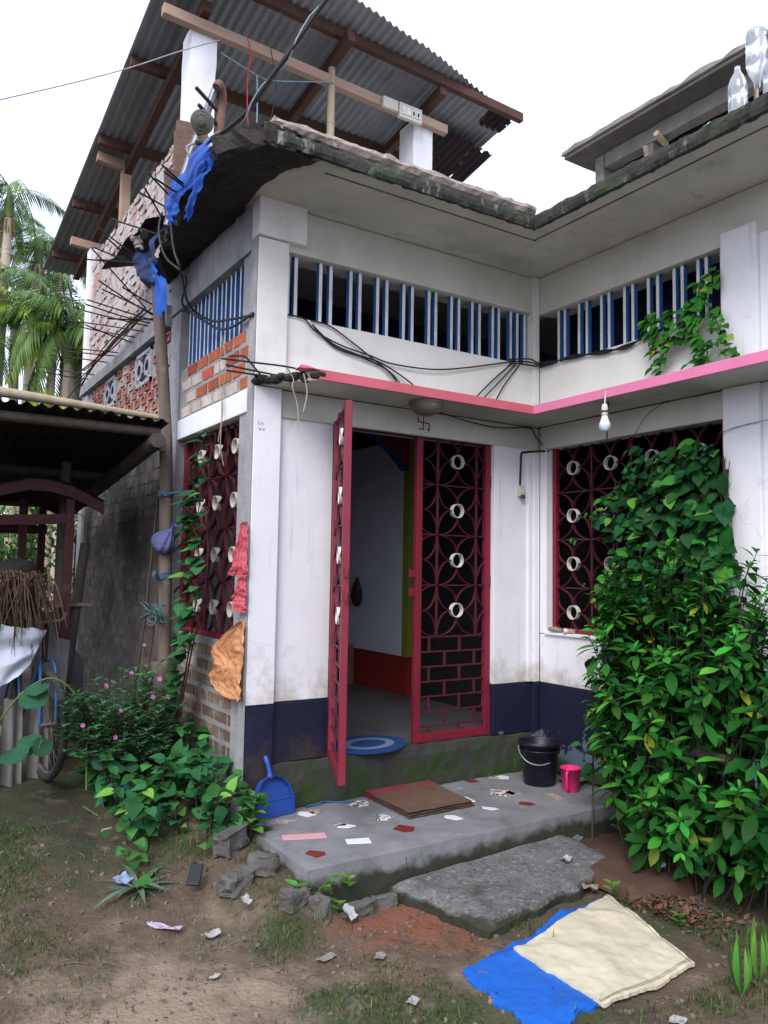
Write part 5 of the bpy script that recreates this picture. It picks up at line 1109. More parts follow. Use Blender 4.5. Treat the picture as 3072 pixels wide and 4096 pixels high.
# --- big broad leaved shrub at the right
rs = random.Random(21)
D_sp = leaf_mesh_data(.135,.056,'spat',.35,.14,6); ME_sp = leaf_mesh('shrub_leaf', M_shrub, .135,.056,'spat',.35,.14,6); ME_spn = leaf_mesh('young_shrub_leaf', M_shrub_new, .135,.056,'spat',.25,.14,6)
sh = empty('broad_leaf_shrub', (-.45,-1.55,-.46), 'tall bushy shrub of glossy lance leaves in whorls by the right wall', 'shrub')
items = []; young = []; stems = MB(); 
def shoot(base, tip, n, ll, topn=7):
    base = Vector(base); tip = Vector(tip); md = base.lerp(tip,.55)+Vector((rs.uniform(-.05,.05),rs.uniform(-.05,.05),rs.uniform(.02,.10)))
    P = curve([base,md,tip],6); stems.tube(P, [.0055-.0040*i/(len(P)-1) for i in range(len(P))], 5, caps=False)
    d0 = (P[-1]-P[-3]).normalized()
    for k in range(n):
        t = 1-(k/n)**1.1*.72; i = t*(len(P)-1); j = min(int(i), len(P)-2); p = P[j].lerp(P[j+1], i-j); ax_ = (P[j+1]-P[j]).normalized()
        a = k*2.4+rs.uniform(-.3,.3); side = ax_.orthogonal().normalized(); side.rotate(Matrix.Rotation(a,3,ax_))
        rise = .9-.9*min(1,k/(n*.5)); d = (side + ax_*rise + Vector((0,0,.10-.25*(k/n)))).normalized()
        s = ll*(.45+.6*min(1,k/7))*rs.uniform(.65,1.2)
        (young if k < topn and rs.random() < .75 else items).append((p, d, ax_*.9+Vector((0,0,.5)), s))
tips = []
for k in range(235):
    u = rs.random(); y = -.80-1.75*u; top = 1.30-.22*abs(u-.35)*1.2+(.12 if u>.3 else 0)
    z = -.26+(top+.26)*rs.random()**.8; x = -.12-.68*rs.random()**.7*(1 if z < .9 else .6)
    lim = (-.86 if z > .25 else -.86-1.25*(.25-z)) + .55*(x+.1)
    if y > lim: y = lim-rs.random()*.1
    tips.append((x,y,z))
tips += [(-.22,-1.42,1.36),(-.24,-1.72,1.33),(-.3,-1.92,1.22),(-.25,-1.26,1.18),(-.4,-2.02,1.05),(-.62,-1.48,.02),(-.70,-1.68,-.10),(-.78,-1.84,-.20),(-.75,-1.70,.10),(-.66,-1.34,.22)]
for x, y, z in tips:
    bx = x*.5-.2+rs.uniform(-.1,.1); by = y*.55-.68+rs.uniform(-.15,.15); bz = -.46 if z < .5 else rs.uniform(-.1,z-.4)
    shoot((bx,by,bz),(x,y,z), rs.randint(14,20), rs.uniform(.62,1.0))
for k in range(900):
    z = -.36+1.55*rs.random(); y = -.86-1.6*rs.random(); x = -.06-.5*rs.random()*(1 if z < .8 else .6)
    if y > (-.90 if z > .25 else -.90-1.25*(.25-z))+.5*x or z > 1.12-.3*abs(y+1.5): continue
    items.append((Vector((x,y,z)), Vector((-.4+rs.uniform(-.5,.5),rs.uniform(-1,1),rs.uniform(-1,.5))), Vector((-.6,-.3,.9)), rs.uniform(.5,1.0)))
stems.build('stems', mat('dark_shrub_stem', (.03,.03,.018), (.02,.018,.012), 12, .9, .2), sh)
foliage(sh, young, D_sp, ME_spn, 120, 'young_leaf_mass', 'young_leaf'); foliage(sh, items, D_sp, ME_sp, 300)
# --- thick climber over the right window
D_ov = leaf_mesh_data(.085,.064,'ovate',.3,.1,7); ME_ov = leaf_mesh('climber_leaf', M_climb, .085,.064,'ovate',.3,.1,7); ME_ovl = leaf_mesh('light_climber_leaf', M_climb_l, .085,.064,'ovate',.3,.1,7)
cl = empty('window_climber', (-.08,-1.2,.4), 'dense dark climber with rounded leaves covering the right window grille', 'climber')
items = []; light = []; b = MB()
def inreg(y, z):
    left = -.88 - .10*math.sin(z*7) if z > 1.75 else (-.76 - .06*math.sin(z*11) if z > 1.05 else -.74)
    if z > 1.5: left -= .25*clamp((z-1.5)/.6)*0 
    right = -1.68 if z < 1.6 else -1.60
    return right < y < left and .45 < z < 2.03 - .10*abs(math.sin(y*9))
n = 0
while n < 980:
    y = rs.uniform(-1.74,-.52); z = rs.uniform(.4,2.06)
    if not inreg(y, z): continue
    n += 1; dep = -.02-.17*rs.random()*(1-.4*clamp((z-1.3)/.8)); d = Vector((-.40-.4*rs.random(), rs.uniform(-1,.9), -.8+rs.uniform(-.2,1.0))); up_ = Vector((-.9+rs.uniform(-.3,.3),-.2+rs.uniform(-.4,.4),.75))
    lt = rs.random() < (.85 if (z < 1.25 and y > -.95) else .07); s = rs.uniform(.6,1.15)*(1.25 if y < -1.3 else .75 if lt else 1)
    (light if lt else items).append((Vector((dep,y,z)), d, up_, s))
for q in ((-1.66,1.46,1.7),(-1.68,1.60,1.4),(-1.67,1.30,1.6),(-1.60,1.86,1.2),(-1.5,1.48,1.6),(-1.42,1.40,1.5),(-1.65,1.74,1.4)):
    items.append((Vector((-.12,q[0],q[1])), Vector((-.3,-.2,-1)), Vector((-1,0,.4)), q[2]))
for y, z in ((-.60,1.57),(-.57,1.59),(-.63,1.60),(-.42,1.42),(-.46,1.40),(-.55,1.1),(-.60,.5),(-.56,.46),(-.62,.42),(-.58,.55)): light.append((Vector((-.06,y,z)), Vector((-.3,rs.uniform(-.5,.9),-.5)), Vector((-.9,0,.8)), .5))
for k in range(24):
    y0 = rs.uniform(-1.6,-.75); P = [(-.05,y0,.2)]
    for q in range(6): P.append((-.04-.08*rs.random(), clamp(P[-1][1]+rs.uniform(-.22,.16),-1.66,-.84), .2+(q+1)*.28*rs.uniform(.85,1)))
    b.tube(curve(P,4), .0024, 4, caps=False)
for P in (((-.06,-.86,1.54),(-.08,-.70,1.57),(-.05,-.42,1.55)),((-.05,-.95,2.05),(-.03,-1.05,2.2),(-.02,-1.22,2.28),(-.02,-1.3,2.33)),((-.05,-1.58,2.0),(-.04,-1.7,2.03),(-.04,-1.95,2.04),(-.04,-2.1,2.0)),((-.05,-.8,1.43),(-.05,-.6,1.40),(-.04,-.42,1.42))):
    b.tube(curve(P,5), .0022, 4, caps=False)
b.build('vine_stems', M_stem_b, cl)
foliage(cl, light, D_ov, ME_ovl, 130, 'light_leaf_mass', 'light_leaf'); foliage(cl, items, D_ov, ME_ov, 300)
# --- climber spilling over the upper vents
uc = empty('vent_creeper', (-.04,-1.4,2.5), 'bright green creeper spilling over the upper blue vents on the right', 'creeper')
items = []; b = MB()
for P in (((-.03,-1.58,3.0),(-.04,-1.50,2.9),(-.05,-1.42,2.75),(-.05,-1.30,2.66)),((-.05,-1.5,2.9),(-.05,-1.56,2.75),(-.05,-1.62,2.6),(-.04,-1.68,2.47)),((-.05,-1.45,2.8),(-.05,-1.3,2.78),(-.05,-1.12,2.82)),((-.05,-1.3,2.66),(-.05,-1.22,2.6),(-.05,-1.17,2.47)),((-.05,-1.42,2.75),(-.05,-1.48,2.6),(-.05,-1.52,2.5),(-.05,-1.44,2.45)),((-.05,-1.12,2.82),(-.05,-1.16,2.7),(-.06,-1.2,2.62))):
    C_ = curve(P,5); b.tube(C_, .0035, 4, caps=False)
    for p in C_:
        for q in range(3): items.append((p+Vector((-.01-.04*rs.random(),rs.uniform(-.05,.05),rs.uniform(-.05,.05))), Vector((-.5,rs.uniform(-.9,.9),-.5+rs.uniform(-.3,.4))), Vector((-.9,0,.9)), rs.uniform(.55,.95)))
b.build('vine_stems', M_stem, uc); foliage(uc, items, D_ov, ME_ovl, 300)
# --- twining spinach up the side grille, and its patch at the foot
D_hs = leaf_mesh_data(.105,.075,'ovate',.28,.16,8); ME_hs = leaf_mesh('spinach_leaf', M_spin, .105,.075,'ovate',.28,.16,8)
sv = empty('climbing_spinach', (-2.5,.7,-.2), 'twining spinach vine with broad leaves climbing the side window grille', 'climbing plant')
items = []; b = MB()
for P in (((-2.55,.72,-.2),(-2.47,.70,.3),(-2.45,.60,.65),(-2.44,.46,.95),(-2.43,.42,1.25),(-2.43,.50,1.57),(-2.42,.42,1.8),(-2.42,.38,2.02)),((-2.5,.85,-.1),(-2.44,.78,.4),(-2.43,.66,.8),(-2.43,.58,1.15),(-2.43,.64,1.45),(-2.43,.60,1.62))):
    C_ = curve(P,6); b.tube(C_, [.007-.004*i/len(C_) for i in range(len(C_))], 5, caps=False)
    for i, p in enumerate(C_):
        if i < 5: continue
        for q in range(2 if i % 3 else 1): items.append((p+Vector((-.02-.05*rs.random(),rs.uniform(-.09,.09),rs.uniform(-.03,.03))), Vector((-.75+rs.uniform(-.2,.3), rs.choice([-1,1])*rs.uniform(.4,1), rs.uniform(-.45,.25))), Vector((-.35,-.15,1)), rs.uniform(.75,1.45)))
b.build('vine_stems', M_stem_p, sv); foliage(sv, items, D_hs, ME_hs, 200)
sp = empty('spinach_patch', (-2.62,.15,-.4), 'patch of low spinach plants with broad leaves on the bank by the corner', 'spinach plants')
items = []; b = MB()
for k in range(100):
    x = rs.uniform(-2.98,-2.38); y = rs.uniform(-.42,1.2); 
    if x < -2.85 and y < -.1: continue
    gz0 = ground_z(x,y); h = rs.uniform(.08,.30)+.12*clamp((x+2.8)/.4)*clamp(y+.4); tp = Vector((x+rs.uniform(-.1,.06), y+rs.uniform(-.12,.04), gz0+h))
    C_ = curve([(x,y,gz0-.02),((x+tp.x)/2,(y+tp.y)/2+.02,gz0+h*.6),tp],4); b.tube(C_, .004, 4, caps=False)
    for i, p in enumerate(C_[2:]):
        items.append((p, Vector((rs.uniform(-1,.6), rs.uniform(-1,.6), rs.uniform(-.3,.35))), Vector((-.2,-.3,1)), rs.uniform(.6,1.15)))
b.build('stems', M_stem_p, sp); foliage(sp, items, D_hs, ME_hs, 300)
M_spin_n = leafmat('fresh_leaf', (.085,.22,.035), (.065,.18,.03)); ME_fr = leaf_mesh('fresh_leaf', M_spin_n, .10,.06,'ovate',.25,.14,5); D_fr = leaf_mesh_data(.10,.06,'ovate',.25,.14,5)
fp = empty('young_plant', (-2.40,-.33,-.42), 'young bright green plant growing beside the corner column', 'plant')
items = []; b = MB(); b.tube(curve([(-2.42,-.30,-.42),(-2.41,-.33,-.22),(-2.40,-.36,-.06)],4), .005, 5); b.build('stem', M_stem, fp)
for k in range(20): a = k*2.4; items.append((Vector((-2.41,-.34,-.26+.20*k/20)), Vector((math.cos(a),math.sin(a),.25+.02*k)), (0,0,1), 1.25-.03*k))
foliage(fp, items, D_fr, ME_fr)
# --- periwinkle bush
D_pw = leaf_mesh_data(.056,.025,'ovate',.2,.15,3); ME_pw = leaf_mesh('periwinkle_leaf', M_peri, .056,.025,'ovate',.2,.15,3)
pw = empty('periwinkle_bush', (-2.82,.75,-.2), 'bushy periwinkle with small leaves and pink flowers beside the bicycle', 'flower bush')
items = []; b = MB(); ft = []
for k in range(260):
    a = rs.uniform(0,2*math.pi); r = rs.random()**.5; h = rs.random(); x = -2.83+.42*r*math.cos(a); y = .72+.30*r*math.sin(a); z = .02+.54*h*(1-.45*r*r)
    tip = Vector((x,y,z)); base = Vector((-2.82+(x+2.83)*.25, .75+(y-.72)*.25, -.2+.1*h)); C_ = curve([base, base.lerp(tip,.55)+Vector((0,0,.04)), tip],4); b.tube(C_, .0025, 3, caps=False)
    for i in range(13):
        t = 1-.6*(i/13)**1.0; j = min(int(t*(len(C_)-1)), len(C_)-2); p = C_[j].lerp(C_[j+1], t*(len(C_)-1)-j); q = i*1.57+a
        items.append((p, Vector((math.cos(q),math.sin(q),.55-.03*i)), (0,0,1), rs.uniform(.7,1.25)))
    ft.append(tip)
b.build('stems', M_stem_b, pw); foliage(pw, items, D_pw, ME_pw, 280)
M_fl = mat('pink_petal', (.42,.15,.36), (.36,.11,.30), 9, .6, 0, trans=.2); fb = MB(); D_pt = leaf_mesh_data(.022,.018,'spat',.1,.05,3)
for k in range(5):
    a = 2*math.pi*k/5; put_leaf(fb, D_pt, (0,0,0), (math.cos(a),math.sin(a),.12), (0,0,1), .68)
FL = fb.mesh('pink_flower', M_fl)
for x, y, z in ((-2.755,.62,.675),(-2.68,.52,.47),(-2.73,.48,.37),(-2.93,.44,.31),(-2.63,.5,.36),(-2.95,.46,.15),(-3.12,.55,.22),(-3.0,.52,.45),(-2.86,.50,.52)):
    inst('flower', FL, pw, (x,y,z), (R(70)+rs.uniform(-.4,.4), rs.uniform(-.4,.4), rs.uniform(-.5,.5)), rs.uniform(.9,1.25))
b = MB(); b.tube(curve([(-2.78,.66,.35),(-2.765,.64,.52),(-2.755,.62,.67)],4), .003, 4); b.build('flower_stem', M_stem, pw)
# --- pumpkin vine round the bicycle
D_pk = leaf_mesh_data(.15,.17,'lobed',.25,.06,14,.006); ME_pk = leaf_mesh('pumpkin_leaf', M_pump, .15,.17,'lobed',.25,.06,14,.006)
pv = empty('pumpkin_vine', (-3.3,.85,-.2), 'pumpkin vine with large lobed leaves trailing over the bicycle wheel', 'vine')
items = []; b = MB(); b.tube(curve([(-3.05,.7,-.2),(-3.06,.8,.25),(-3.22,.86,.46),(-3.4,.86,.40),(-3.55,.85,.2),(-3.62,.9,0)],6), .006, 5)
b.tube(curve([(-3.1,.55,-.25),(-3.0,.45,-.32),(-3.02,.30,-.33),(-2.86,.18,-.33)],5), .006, 5); b.build('vine_stems', M_stem, pv)
for x, y, z, s in ((-3.42,.78,.40,1.0),(-3.33,.8,.44,.9),(-3.56,.78,.25,1.1),(-3.38,.76,.15,.9),(-3.47,.76,.08,1.2),(-3.62,.8,.36,.9),(-3.28,.7,.12,.75),(-3.02,.6,.02,.75),(-2.93,.55,-.14,.7),(-2.90,.5,-.02,.55)):
    items.append((Vector((x,y,z)), Vector((rs.uniform(-.9,.8),-.5,rs.uniform(-.7,.1))), Vector((rs.uniform(-.5,.3),-.8,rs.uniform(.4,1))), s*rs.uniform(.75,1.1)))
foliage(pv, items, D_pk, ME_pk)
hv = empty('heart_leaf_vine', (-2.98,-.12,-.42), 'creeping vine with small heart shaped leaves at the foot of the spinach patch', 'vine')
items = []; b = MB()
for k in range(26):
    x = rs.uniform(-3.12,-2.5); y = rs.uniform(-.5,.12); gz0 = ground_z(x,y); p = Vector((x,y,gz0+rs.uniform(.04,.13))); b.tube([(x+.03,y+.03,gz0),p], .0025, 3); items.append((p, Vector((rs.uniform(-.8,.5),-.8,-.1)), Vector((-.1,-.5,1)), rs.uniform(.55,1.05)))
b.build('vine_stems', M_stem, hv); D_ht = leaf_mesh_data(.085,.085,'heart',.2,.12,6); foliage(hv, items, D_ht, leaf_mesh('heart_leaf', leafmat('heart_leaf_green', (.05,.15,.035), (.038,.115,.03)), .085,.085,'heart',.2,.12,6))
# --- agave rosette
ag = empty('agave', (-3.04,-.42,-.45), 'small grey green agave rosette with curved pointed leaves on the path edge', 'agave')
M_ag = mat('agave_leaf', (.10,.16,.11), (.06,.11,.075), 14, .6, .1, 40, stretch=(1,1,1), rnd=.2); D_ag = leaf_mesh_data(.21,.034,'lance',.75,.35,7); ME_ag = leaf_mesh('agave_leaf', M_ag, .21,.034,'lance',.75,.35,7)
foliage(ag, [(Vector((-3.04,-.42,-.43)), Vector((math.cos(k*2.4),math.sin(k*2.4),.35+.045*k)), (0,0,1), .85+.25*math.sin(k*1.7)) for k in range(24)], D_ag, ME_ag)
# --- strap leaved plants bottom right, seedlings, small fern
D_st = leaf_mesh_data(.24,.030,'spat',.55,.2,7); ME_st = leaf_mesh('strap_leaf', M_spin_n, .24,.030,'spat',.55,.2,7)
for (x, y), lb in zip(((-1.24,-2.46),(-1.08,-2.43)), ('strap leaved plant nearest the cream sack at lower right','strap leaved plant at the right edge of the picture')):
    z = ground_z(x,y); r_ = empty('strap_leaf_plant', (x,y,z), lb, 'plant', 'strap leaved plants')
    foliage(r_, [(Vector((x,y,z)), Vector((math.cos(k*2.4)*.75,math.sin(k*2.4)*.75,1)), (math.cos(k*2.4),math.sin(k*2.4),.2), rs.uniform(.6,.95)) for k in range(8)], D_st, ME_st)
for x, y, z, s, lb in ((-2.3,-1.1,-.43,.5,'tiny seedling below the platform front edge'),(-2.46,-1.0,-.36,.75,'small lobed weed on the stones by the platform corner'),(-2.2,-1.02,-.36,.5,'tiny weed at the platform corner'),(-.98,-1.98,-.45,.5,'small weed right of the cream sack'),(-1.02,-1.62,-.42,.55,'small weed beside the dry leaf heap')):
    r_ = empty('weed', (x,y,z), lb, 'weed'); foliage(r_, [(Vector((x,y,z+.01*k)), Vector((math.cos(k*2.1),math.sin(k*2.1),.6)), (0,0,1), s) for k in range(6)], D_fr, ME_fr)
fe = empty('fern', (-2.33,-1.0,-.36), 'little fern growing from the platform corner', 'fern'); b = MB()
for f_ in range(3):
    for k in range(13):
        t = k/13; p = Vector((-2.33+.02*f_+.03*f_*t, -1.0-.05*t-.05*t*t, -.36+.13*t-.12*t*t+.02*f_))
        for s_ in (-1,1): put_leaf(b, leaf_mesh_data(.035,.008,'lance',.1,.05,2), p, (s_,-.3,.15), (0,-.5,1), 1-.7*t)
o = b.build('fronds', leafmat('fern_green', (.09,.20,.035), (.07,.16,.03)), fe)
# --- saplings at the right end of the porch
sa = empty('sapling', (-.47,-.98,-.42), 'thin young sapling standing at the right end of the porch platform', 'sapling')
items = []; b = MB(); b.tube(curve([(-.47,-.98,-.44),(-.455,-.97,-.25),(-.44,-.96,-.05),(-.46,-.98,.12)],4), .007, 6); b.tube(curve([(-.45,-.965,-.12),(-.36,-1.0,-.06),(-.26,-1.02,-.05)],4), .004, 5); b.build('stem', M_stem_b, sa)
for k in range(26): items.append((Vector((-.46+rs.uniform(-.12,.12),-.98+rs.uniform(-.10,.05),.02+rs.uniform(-.1,.16))), Vector((rs.uniform(-1,.6),rs.uniform(-1,1),rs.uniform(-.4,.3))), (-.3,-.3,1), rs.uniform(.5,.95)))
foliage(sa, items, D_ov, ME_ov)
gr = empty('grey_seedling', (-.35,-1.12,-.38), 'wilted grey leaved seedlings on the reddish silt patch', 'seedling')
M_gry = leafmat('grey_leaf', (.13,.15,.12), (.09,.11,.085)); ME_gr = leaf_mesh('grey_leaf', M_gry, .085,.032,'lance',.5,.1,4); D_gr = leaf_mesh_data(.085,.032,'lance',.5,.1,4)
foliage(gr, [(Vector((-.35+rs.uniform(-.1,.16),-1.12+rs.uniform(-.2,.1),-.34)), Vector((rs.uniform(-1,1),rs.uniform(-1,1),rs.uniform(-.1,.4))), (0,0,1), rs.uniform(.7,1.1)) for k in range(16)], D_gr, ME_gr)
# --- bamboo fence in front of the shrub
M_fence = mat('dark_old_bamboo', (.085,.065,.058), (.055,.042,.038), 6, .85, .3, 40, stretch=(3,3,.6))
fn_ = empty('bamboo_fence', (-.62,-1.8,-.46), 'rough bamboo rail fence tied with cloth in front of the shrub', 'fence')
for pts, r in ((((-.50,-1.30,.17),(-.52,-1.75,.24),(-.54,-2.9,.22)),.026),):
    tub(pts, r, M_fence, 'rail', fn_)
for x, y, z1 in ((-.58,-2.21,.60),(-.50,-1.50,.30)): tub([(x,y,-.5),(x+.01,y,z1)], .027, M_fence, 'post', fn_)
for y, z in ((-1.40,.20),(-2.10,.235)):
    b = MB(); b.tube([Vector((-.52+.036*math.cos(a),y+.01*math.sin(a*.5),z+.036*math.sin(a))) for a in [.6*k for k in range(22)]], .004, 4); b.tube([(-.56,y,z),(-.57,y-.02,z-.12),(-.56,y-.02,z-.17)], [.006,.008,.004], 5); b.build('tie', mat('teal_tie', (.16,.34,.36), (.12,.27,.3), 9, .8, 0), fn_)
# ------------------------------------------------------------------ rocks, litter
M_rock = mat('grey_rubble', (.115,.108,.105), (.07,.066,.063), 7, .95, .6, 35, [((.05,.065,.02), 4, .54, .68, dict(amt=.8)), ((.25,.24,.23), 16, .62, .7, dict(amt=.6))])
def rock(x, y, sx, sy, sz, rz_, label, m=M_rock, name='rubble_stone', cat='stone', group='rubble stones round the platform corner', dz=.0):
    b = MB(); n = 18
    def fn(u, v):
        a = 2*math.pi*u; h = math.pi*(v-.5); d = Vector((math.cos(a)*math.cos(h), math.sin(a)*math.cos(h), math.sin(h)))
        d = Vector([math.copysign(abs(c)**.38, c) for c in d]); k = 1+.30*noise.cell(d*1.3+Vector((x*9,y*9,0)))*.4+.20*noise.noise(d*1.5+Vector((x*9,y*9,0)))+.07*noise.noise(d*6+Vector((x,y,3)))
        return Vector((d.x*sx*k, d.y*sy*k, d.z*sz*k))*.62
    b.grid(fn, n*2, n, 0, False); o = b.build(name, m); o.location = (x, y, ground_z(x,y)+sz*.22+dz); o.rotation_euler = (rs.uniform(-.15,.15), rs.uniform(-.15,.15), rz_)
    return tag(o, label, cat, group)
rock(-2.55,-.40,.15,.10,.10,.5,'large grey slab of rubble just left of the platform corner',dz=.03)
rock(-2.66,-.74,.13,.11,.085,.2,'mossy rubble stone behind the agave nearest the path')
rock(-2.52,-.74,.12,.08,.075,-.7,'tilted grey rubble stone between the larger blocks',dz=.02)
rock(-2.50,-1.03,.11,.09,.075,.3,'pale rubble stone in front of the tilted one')
rock(-2.40,-1.10,.06,.08,.08,.1,'dark upright rubble stone against the platform corner')
rock(-2.20,-1.09,.15,.06,.06,.1,'mossy flat stone lying along the platform front')
rock(-2.00,-1.05,.10,.07,.06,-.3,'grey stone wedged under the platform front')
rock(-1.86,-1.06,.06,.05,.05,.3,'small round mossy stone by the concrete slab corner')
M_oldbrick = mat('mossy_old_brick', (.12,.06,.042), (.08,.045,.032), 9, .95, .5, 35, [((.05,.06,.022), 4, .52, .66, dict(amt=.85)), ((.30,.09,.05), 9, .66, .72, {})])
rock(-.82,-1.62,.20,.10,.055,.7,'mossy old brick lump lying under the shrub',M_oldbrick,'brick_lump','brick','loose bricks by the shrub')
rock(-.72,-1.34,.14,.05,.03,-1.0,'flat broken brick at the right edge of the concrete slab',M_rock,'brick_lump','brick','loose bricks by the shrub')
rock(-.76,-1.50,.06,.03,.03,-.5,'small pale broken tile under the shrub',mat('pale_tile', (.30,.30,.31)),'broken_tile','tile',None,.03)
rock(-.64,-1.02,.07,.04,.035,.3,'pale mortar lump between the platform and the slab',M_rough,'mortar_lump','mortar lump',None,.06)
M_paper = mat('printed_paper', (.42,.39,.48), (.34,.31,.4), 6, .7, .1, 40, [((.22,.12,.24), 60, .55, .6, dict(det=1, amt=.7))])
def scrap(x, y, w, h, rz_, m, label, name='paper_scrap', curl=.02, cat='litter', tilt=0, dz=.008):
    curl *= .7; tilt *= .6
    b = MB(); b.grid(lambda u,v: ((u-.5)*w*.85+.10*w*noise.noise(Vector((v*3,x*3,u))), (v-.5)*h*.85+.12*h*noise.noise(Vector((u*3,y*3,v))), curl*noise.noise(Vector((u*3+x*7,v*3,y*5)))+curl*.5*(2*u-1)**2), 8, 6); o = b.build(name, m); o.location = (x,y,ground_z(x,y)+dz+curl*.4); o.rotation_euler = (tilt,0,rz_); return tag(o, label, cat)
M_wp = mat('white_scrap', (.36,.355,.37), (.24,.235,.24), 9, .7, .1); M_bp = mat('blue_white_scrap', (.26,.31,.46), (.15,.20,.34), 30, .7, .2)
scrap(-3.03,-.82,.20,.045,-.85,M_paper,'long lilac printed paper strip lying on the path')
scrap(-2.87,-.98,.09,.06,.3,M_wp,'crumpled clear wrapper beside the printed paper strip','wrapper',.03)
scrap(-3.10,-.36,.10,.08,.4,M_bp,'crumpled blue and white paper behind the agave','paper_scrap',.02,tilt=.4,dz=.02)
scrap(-2.70,-.95,.05,.05,.2,M_wp,'small white wrapper lying on the rubble stones','wrapper',.03,tilt=.8,dz=.07)
scrap(-2.27,-1.15,.05,.09,.3,M_wp,'folded white paper standing below the platform front','paper_scrap',.03,tilt=1.0,dz=.04)
scrap(-2.98,-1.32,.05,.03,.5,M_wp,'small white scrap on the bare path','wrapper',.01)
scrap(-2.40,-1.86,.06,.05,.5,M_wp,'pale square scrap near the bottom edge','paper_scrap',.008)
scrap(-1.62,-2.45,.07,.06,.4,M_wp,'white square scrap below the cream sack','paper_scrap',.008)
scrap(-.98,-1.26,.07,.06,.3,M_wp,'white crumpled paper on the concrete slab','paper_scrap',.025,dz=.10)
scrap(-.66,-1.62,.06,.05,.3,M_bp,'pale blue scrap of paper under the shrub','paper_scrap',.03,tilt=.6,dz=.12)
scrap(-2.52,-1.40,.10,.05,.3,mat('grey_flake', (.22,.21,.2)),'pale flat stone flake on the red soil','flake',.01)
scrap(-2.33,-1.52,.07,.05,.9,mat('grey_flake', (.22,.21,.2)),'pale triangular flake on the red soil','flake',.01)
scrap(-1.02,-1.47,.07,.10,.9,mat('dry_husk', (.27,.21,.15), (.19,.15,.10), 14, .9, .4, 40),'curled dry leaf sheath lying by the slab corner','dry_leaf',.035,'dry leaf',.35,.03)
b = MB(); b.box(-.032,.032,-.055,.055,-.009,.009); o = b.build('black_box', mat('black_plastic', (.012,.013,.02), rough=.4, bump=0), None, .006); o.location = (-2.80,-.56,-.34); o.rotation_euler = (.75,.1,-.5); tag(o, 'flat black plastic box leaning on the mossy rubble stones', 'box')
# ------------------------------------------------------------------ dry leaves, pebbles, grass
b = MB(); D_dl = leaf_mesh_data(.04,.022,'ovate',-.4,.4,3)
for k in range(1900):
    if k < 620:
        x = rs.gauss(-.93,.14); y = rs.gauss(-1.83,.18)
    else:
        x = rs.uniform(-3.7,-.6); y = rs.uniform(-2.6,.4)
        if x > -2.35 and y > -1.05: continue
    h = .05*math.exp(-((x+.93)**2+(y+1.80)**2)/.03)*rs.random() if k < 620 else .004
    if -1.85<x<-.62 and -1.6<y<-.98: continue
    if -1.85<x<-.98 and -2.3<y<-1.55: continue
    put_leaf(b, D_dl, (x,y,ground_z(x,y)+.006+h), (rs.uniform(-1,1),rs.uniform(-1,1),rs.uniform(-.3,.3)), (rs.uniform(-.5,.5),rs.uniform(-.5,.5),1), rs.uniform(.4,1.1) if k < 620 else .12+.5*rs.random()**2.2)
o = b.build('dry_leaves', M_dryleaf); tag(o, kind='stuff')
b = MB()
for k in range(5200):
    x = rs.uniform(-3.9,-.6); y = rs.uniform(-2.8,.3)
    if x > -2.4 and y > -1.0: continue
    r = .0016+.011*rs.random()**5; c = Vector((x,y,ground_z(x,y)+r*.3)); q = rs.uniform(0,3)
    v = [c+Vector((math.cos(q+a)*r*rs.uniform(.7,1.3), math.sin(q+a)*r*rs.uniform(.7,1.3), h)) for h, s_ in ((-r*.5,1),(r*.45,.7)) for a in (0,1.57,3.14,4.71)]
    b.add(v, [(4,5,6,7),(0,1,5,4),(1,2,6,5),(2,3,7,6),(3,0,4,7)])
o = b.build('pebbles', mat('pebble', (.17,.145,.125), (.11,.09,.075), 30, .9, .2, 60, rnd=.45)); tag(o, kind='stuff')
b = MB()
def blade(x, y, h, z=None):
    z = ground_z(x,y) if z is None else z; a = rs.uniform(0,2*math.pi); w = rs.uniform(.0008,.0019); L_ = Vector((math.cos(a),math.sin(a),0)); s_ = Vector((-L_.y,L_.x,0))*w; k = rs.uniform(.3,1.0)*h
    p0 = Vector((x,y,z-.003)); p1 = p0+L_*k*.35+Vector((0,0,h*.65)); p2 = p0+L_*k*1.0+Vector((0,0,h*rs.uniform(.5,.95)))
    b.add([p0-s_,p0+s_,p1+s_*.8,p1-s_*.8,p2], [(0,1,2,3),(3,2,4)], 0, True)
def dens(x, y):
    d = .03+.97*clamp((fbm(x,y,1.5,11)+.02)*2.6)*(.35+.65*clamp(.5+fbm(x,y,7,4)*2))
    if x < -2.75 and y < -.9: d *= .25
    if -2.35 < x < -1.75 and -1.6 < y < -1.0: d *= .25
    if y > .5: d *= .5
    return d
k = 0
while k < 30000:
    x = rs.uniform(-3.9,-.5); y = rs.uniform(-2.9,.6)
    if x > -2.4 and y > -.98: continue
    if -1.9<x<-.66 and -1.55<y<-.98: continue
    if -2.2<x<-1.0 and -2.35<y<-1.6: k += 1; continue
    if rs.random() > dens(x,y): k += .15; continue
    k += 1; blade(x, y, rs.uniform(.010,.036)*(1.6 if rs.random() < .12 else 1))
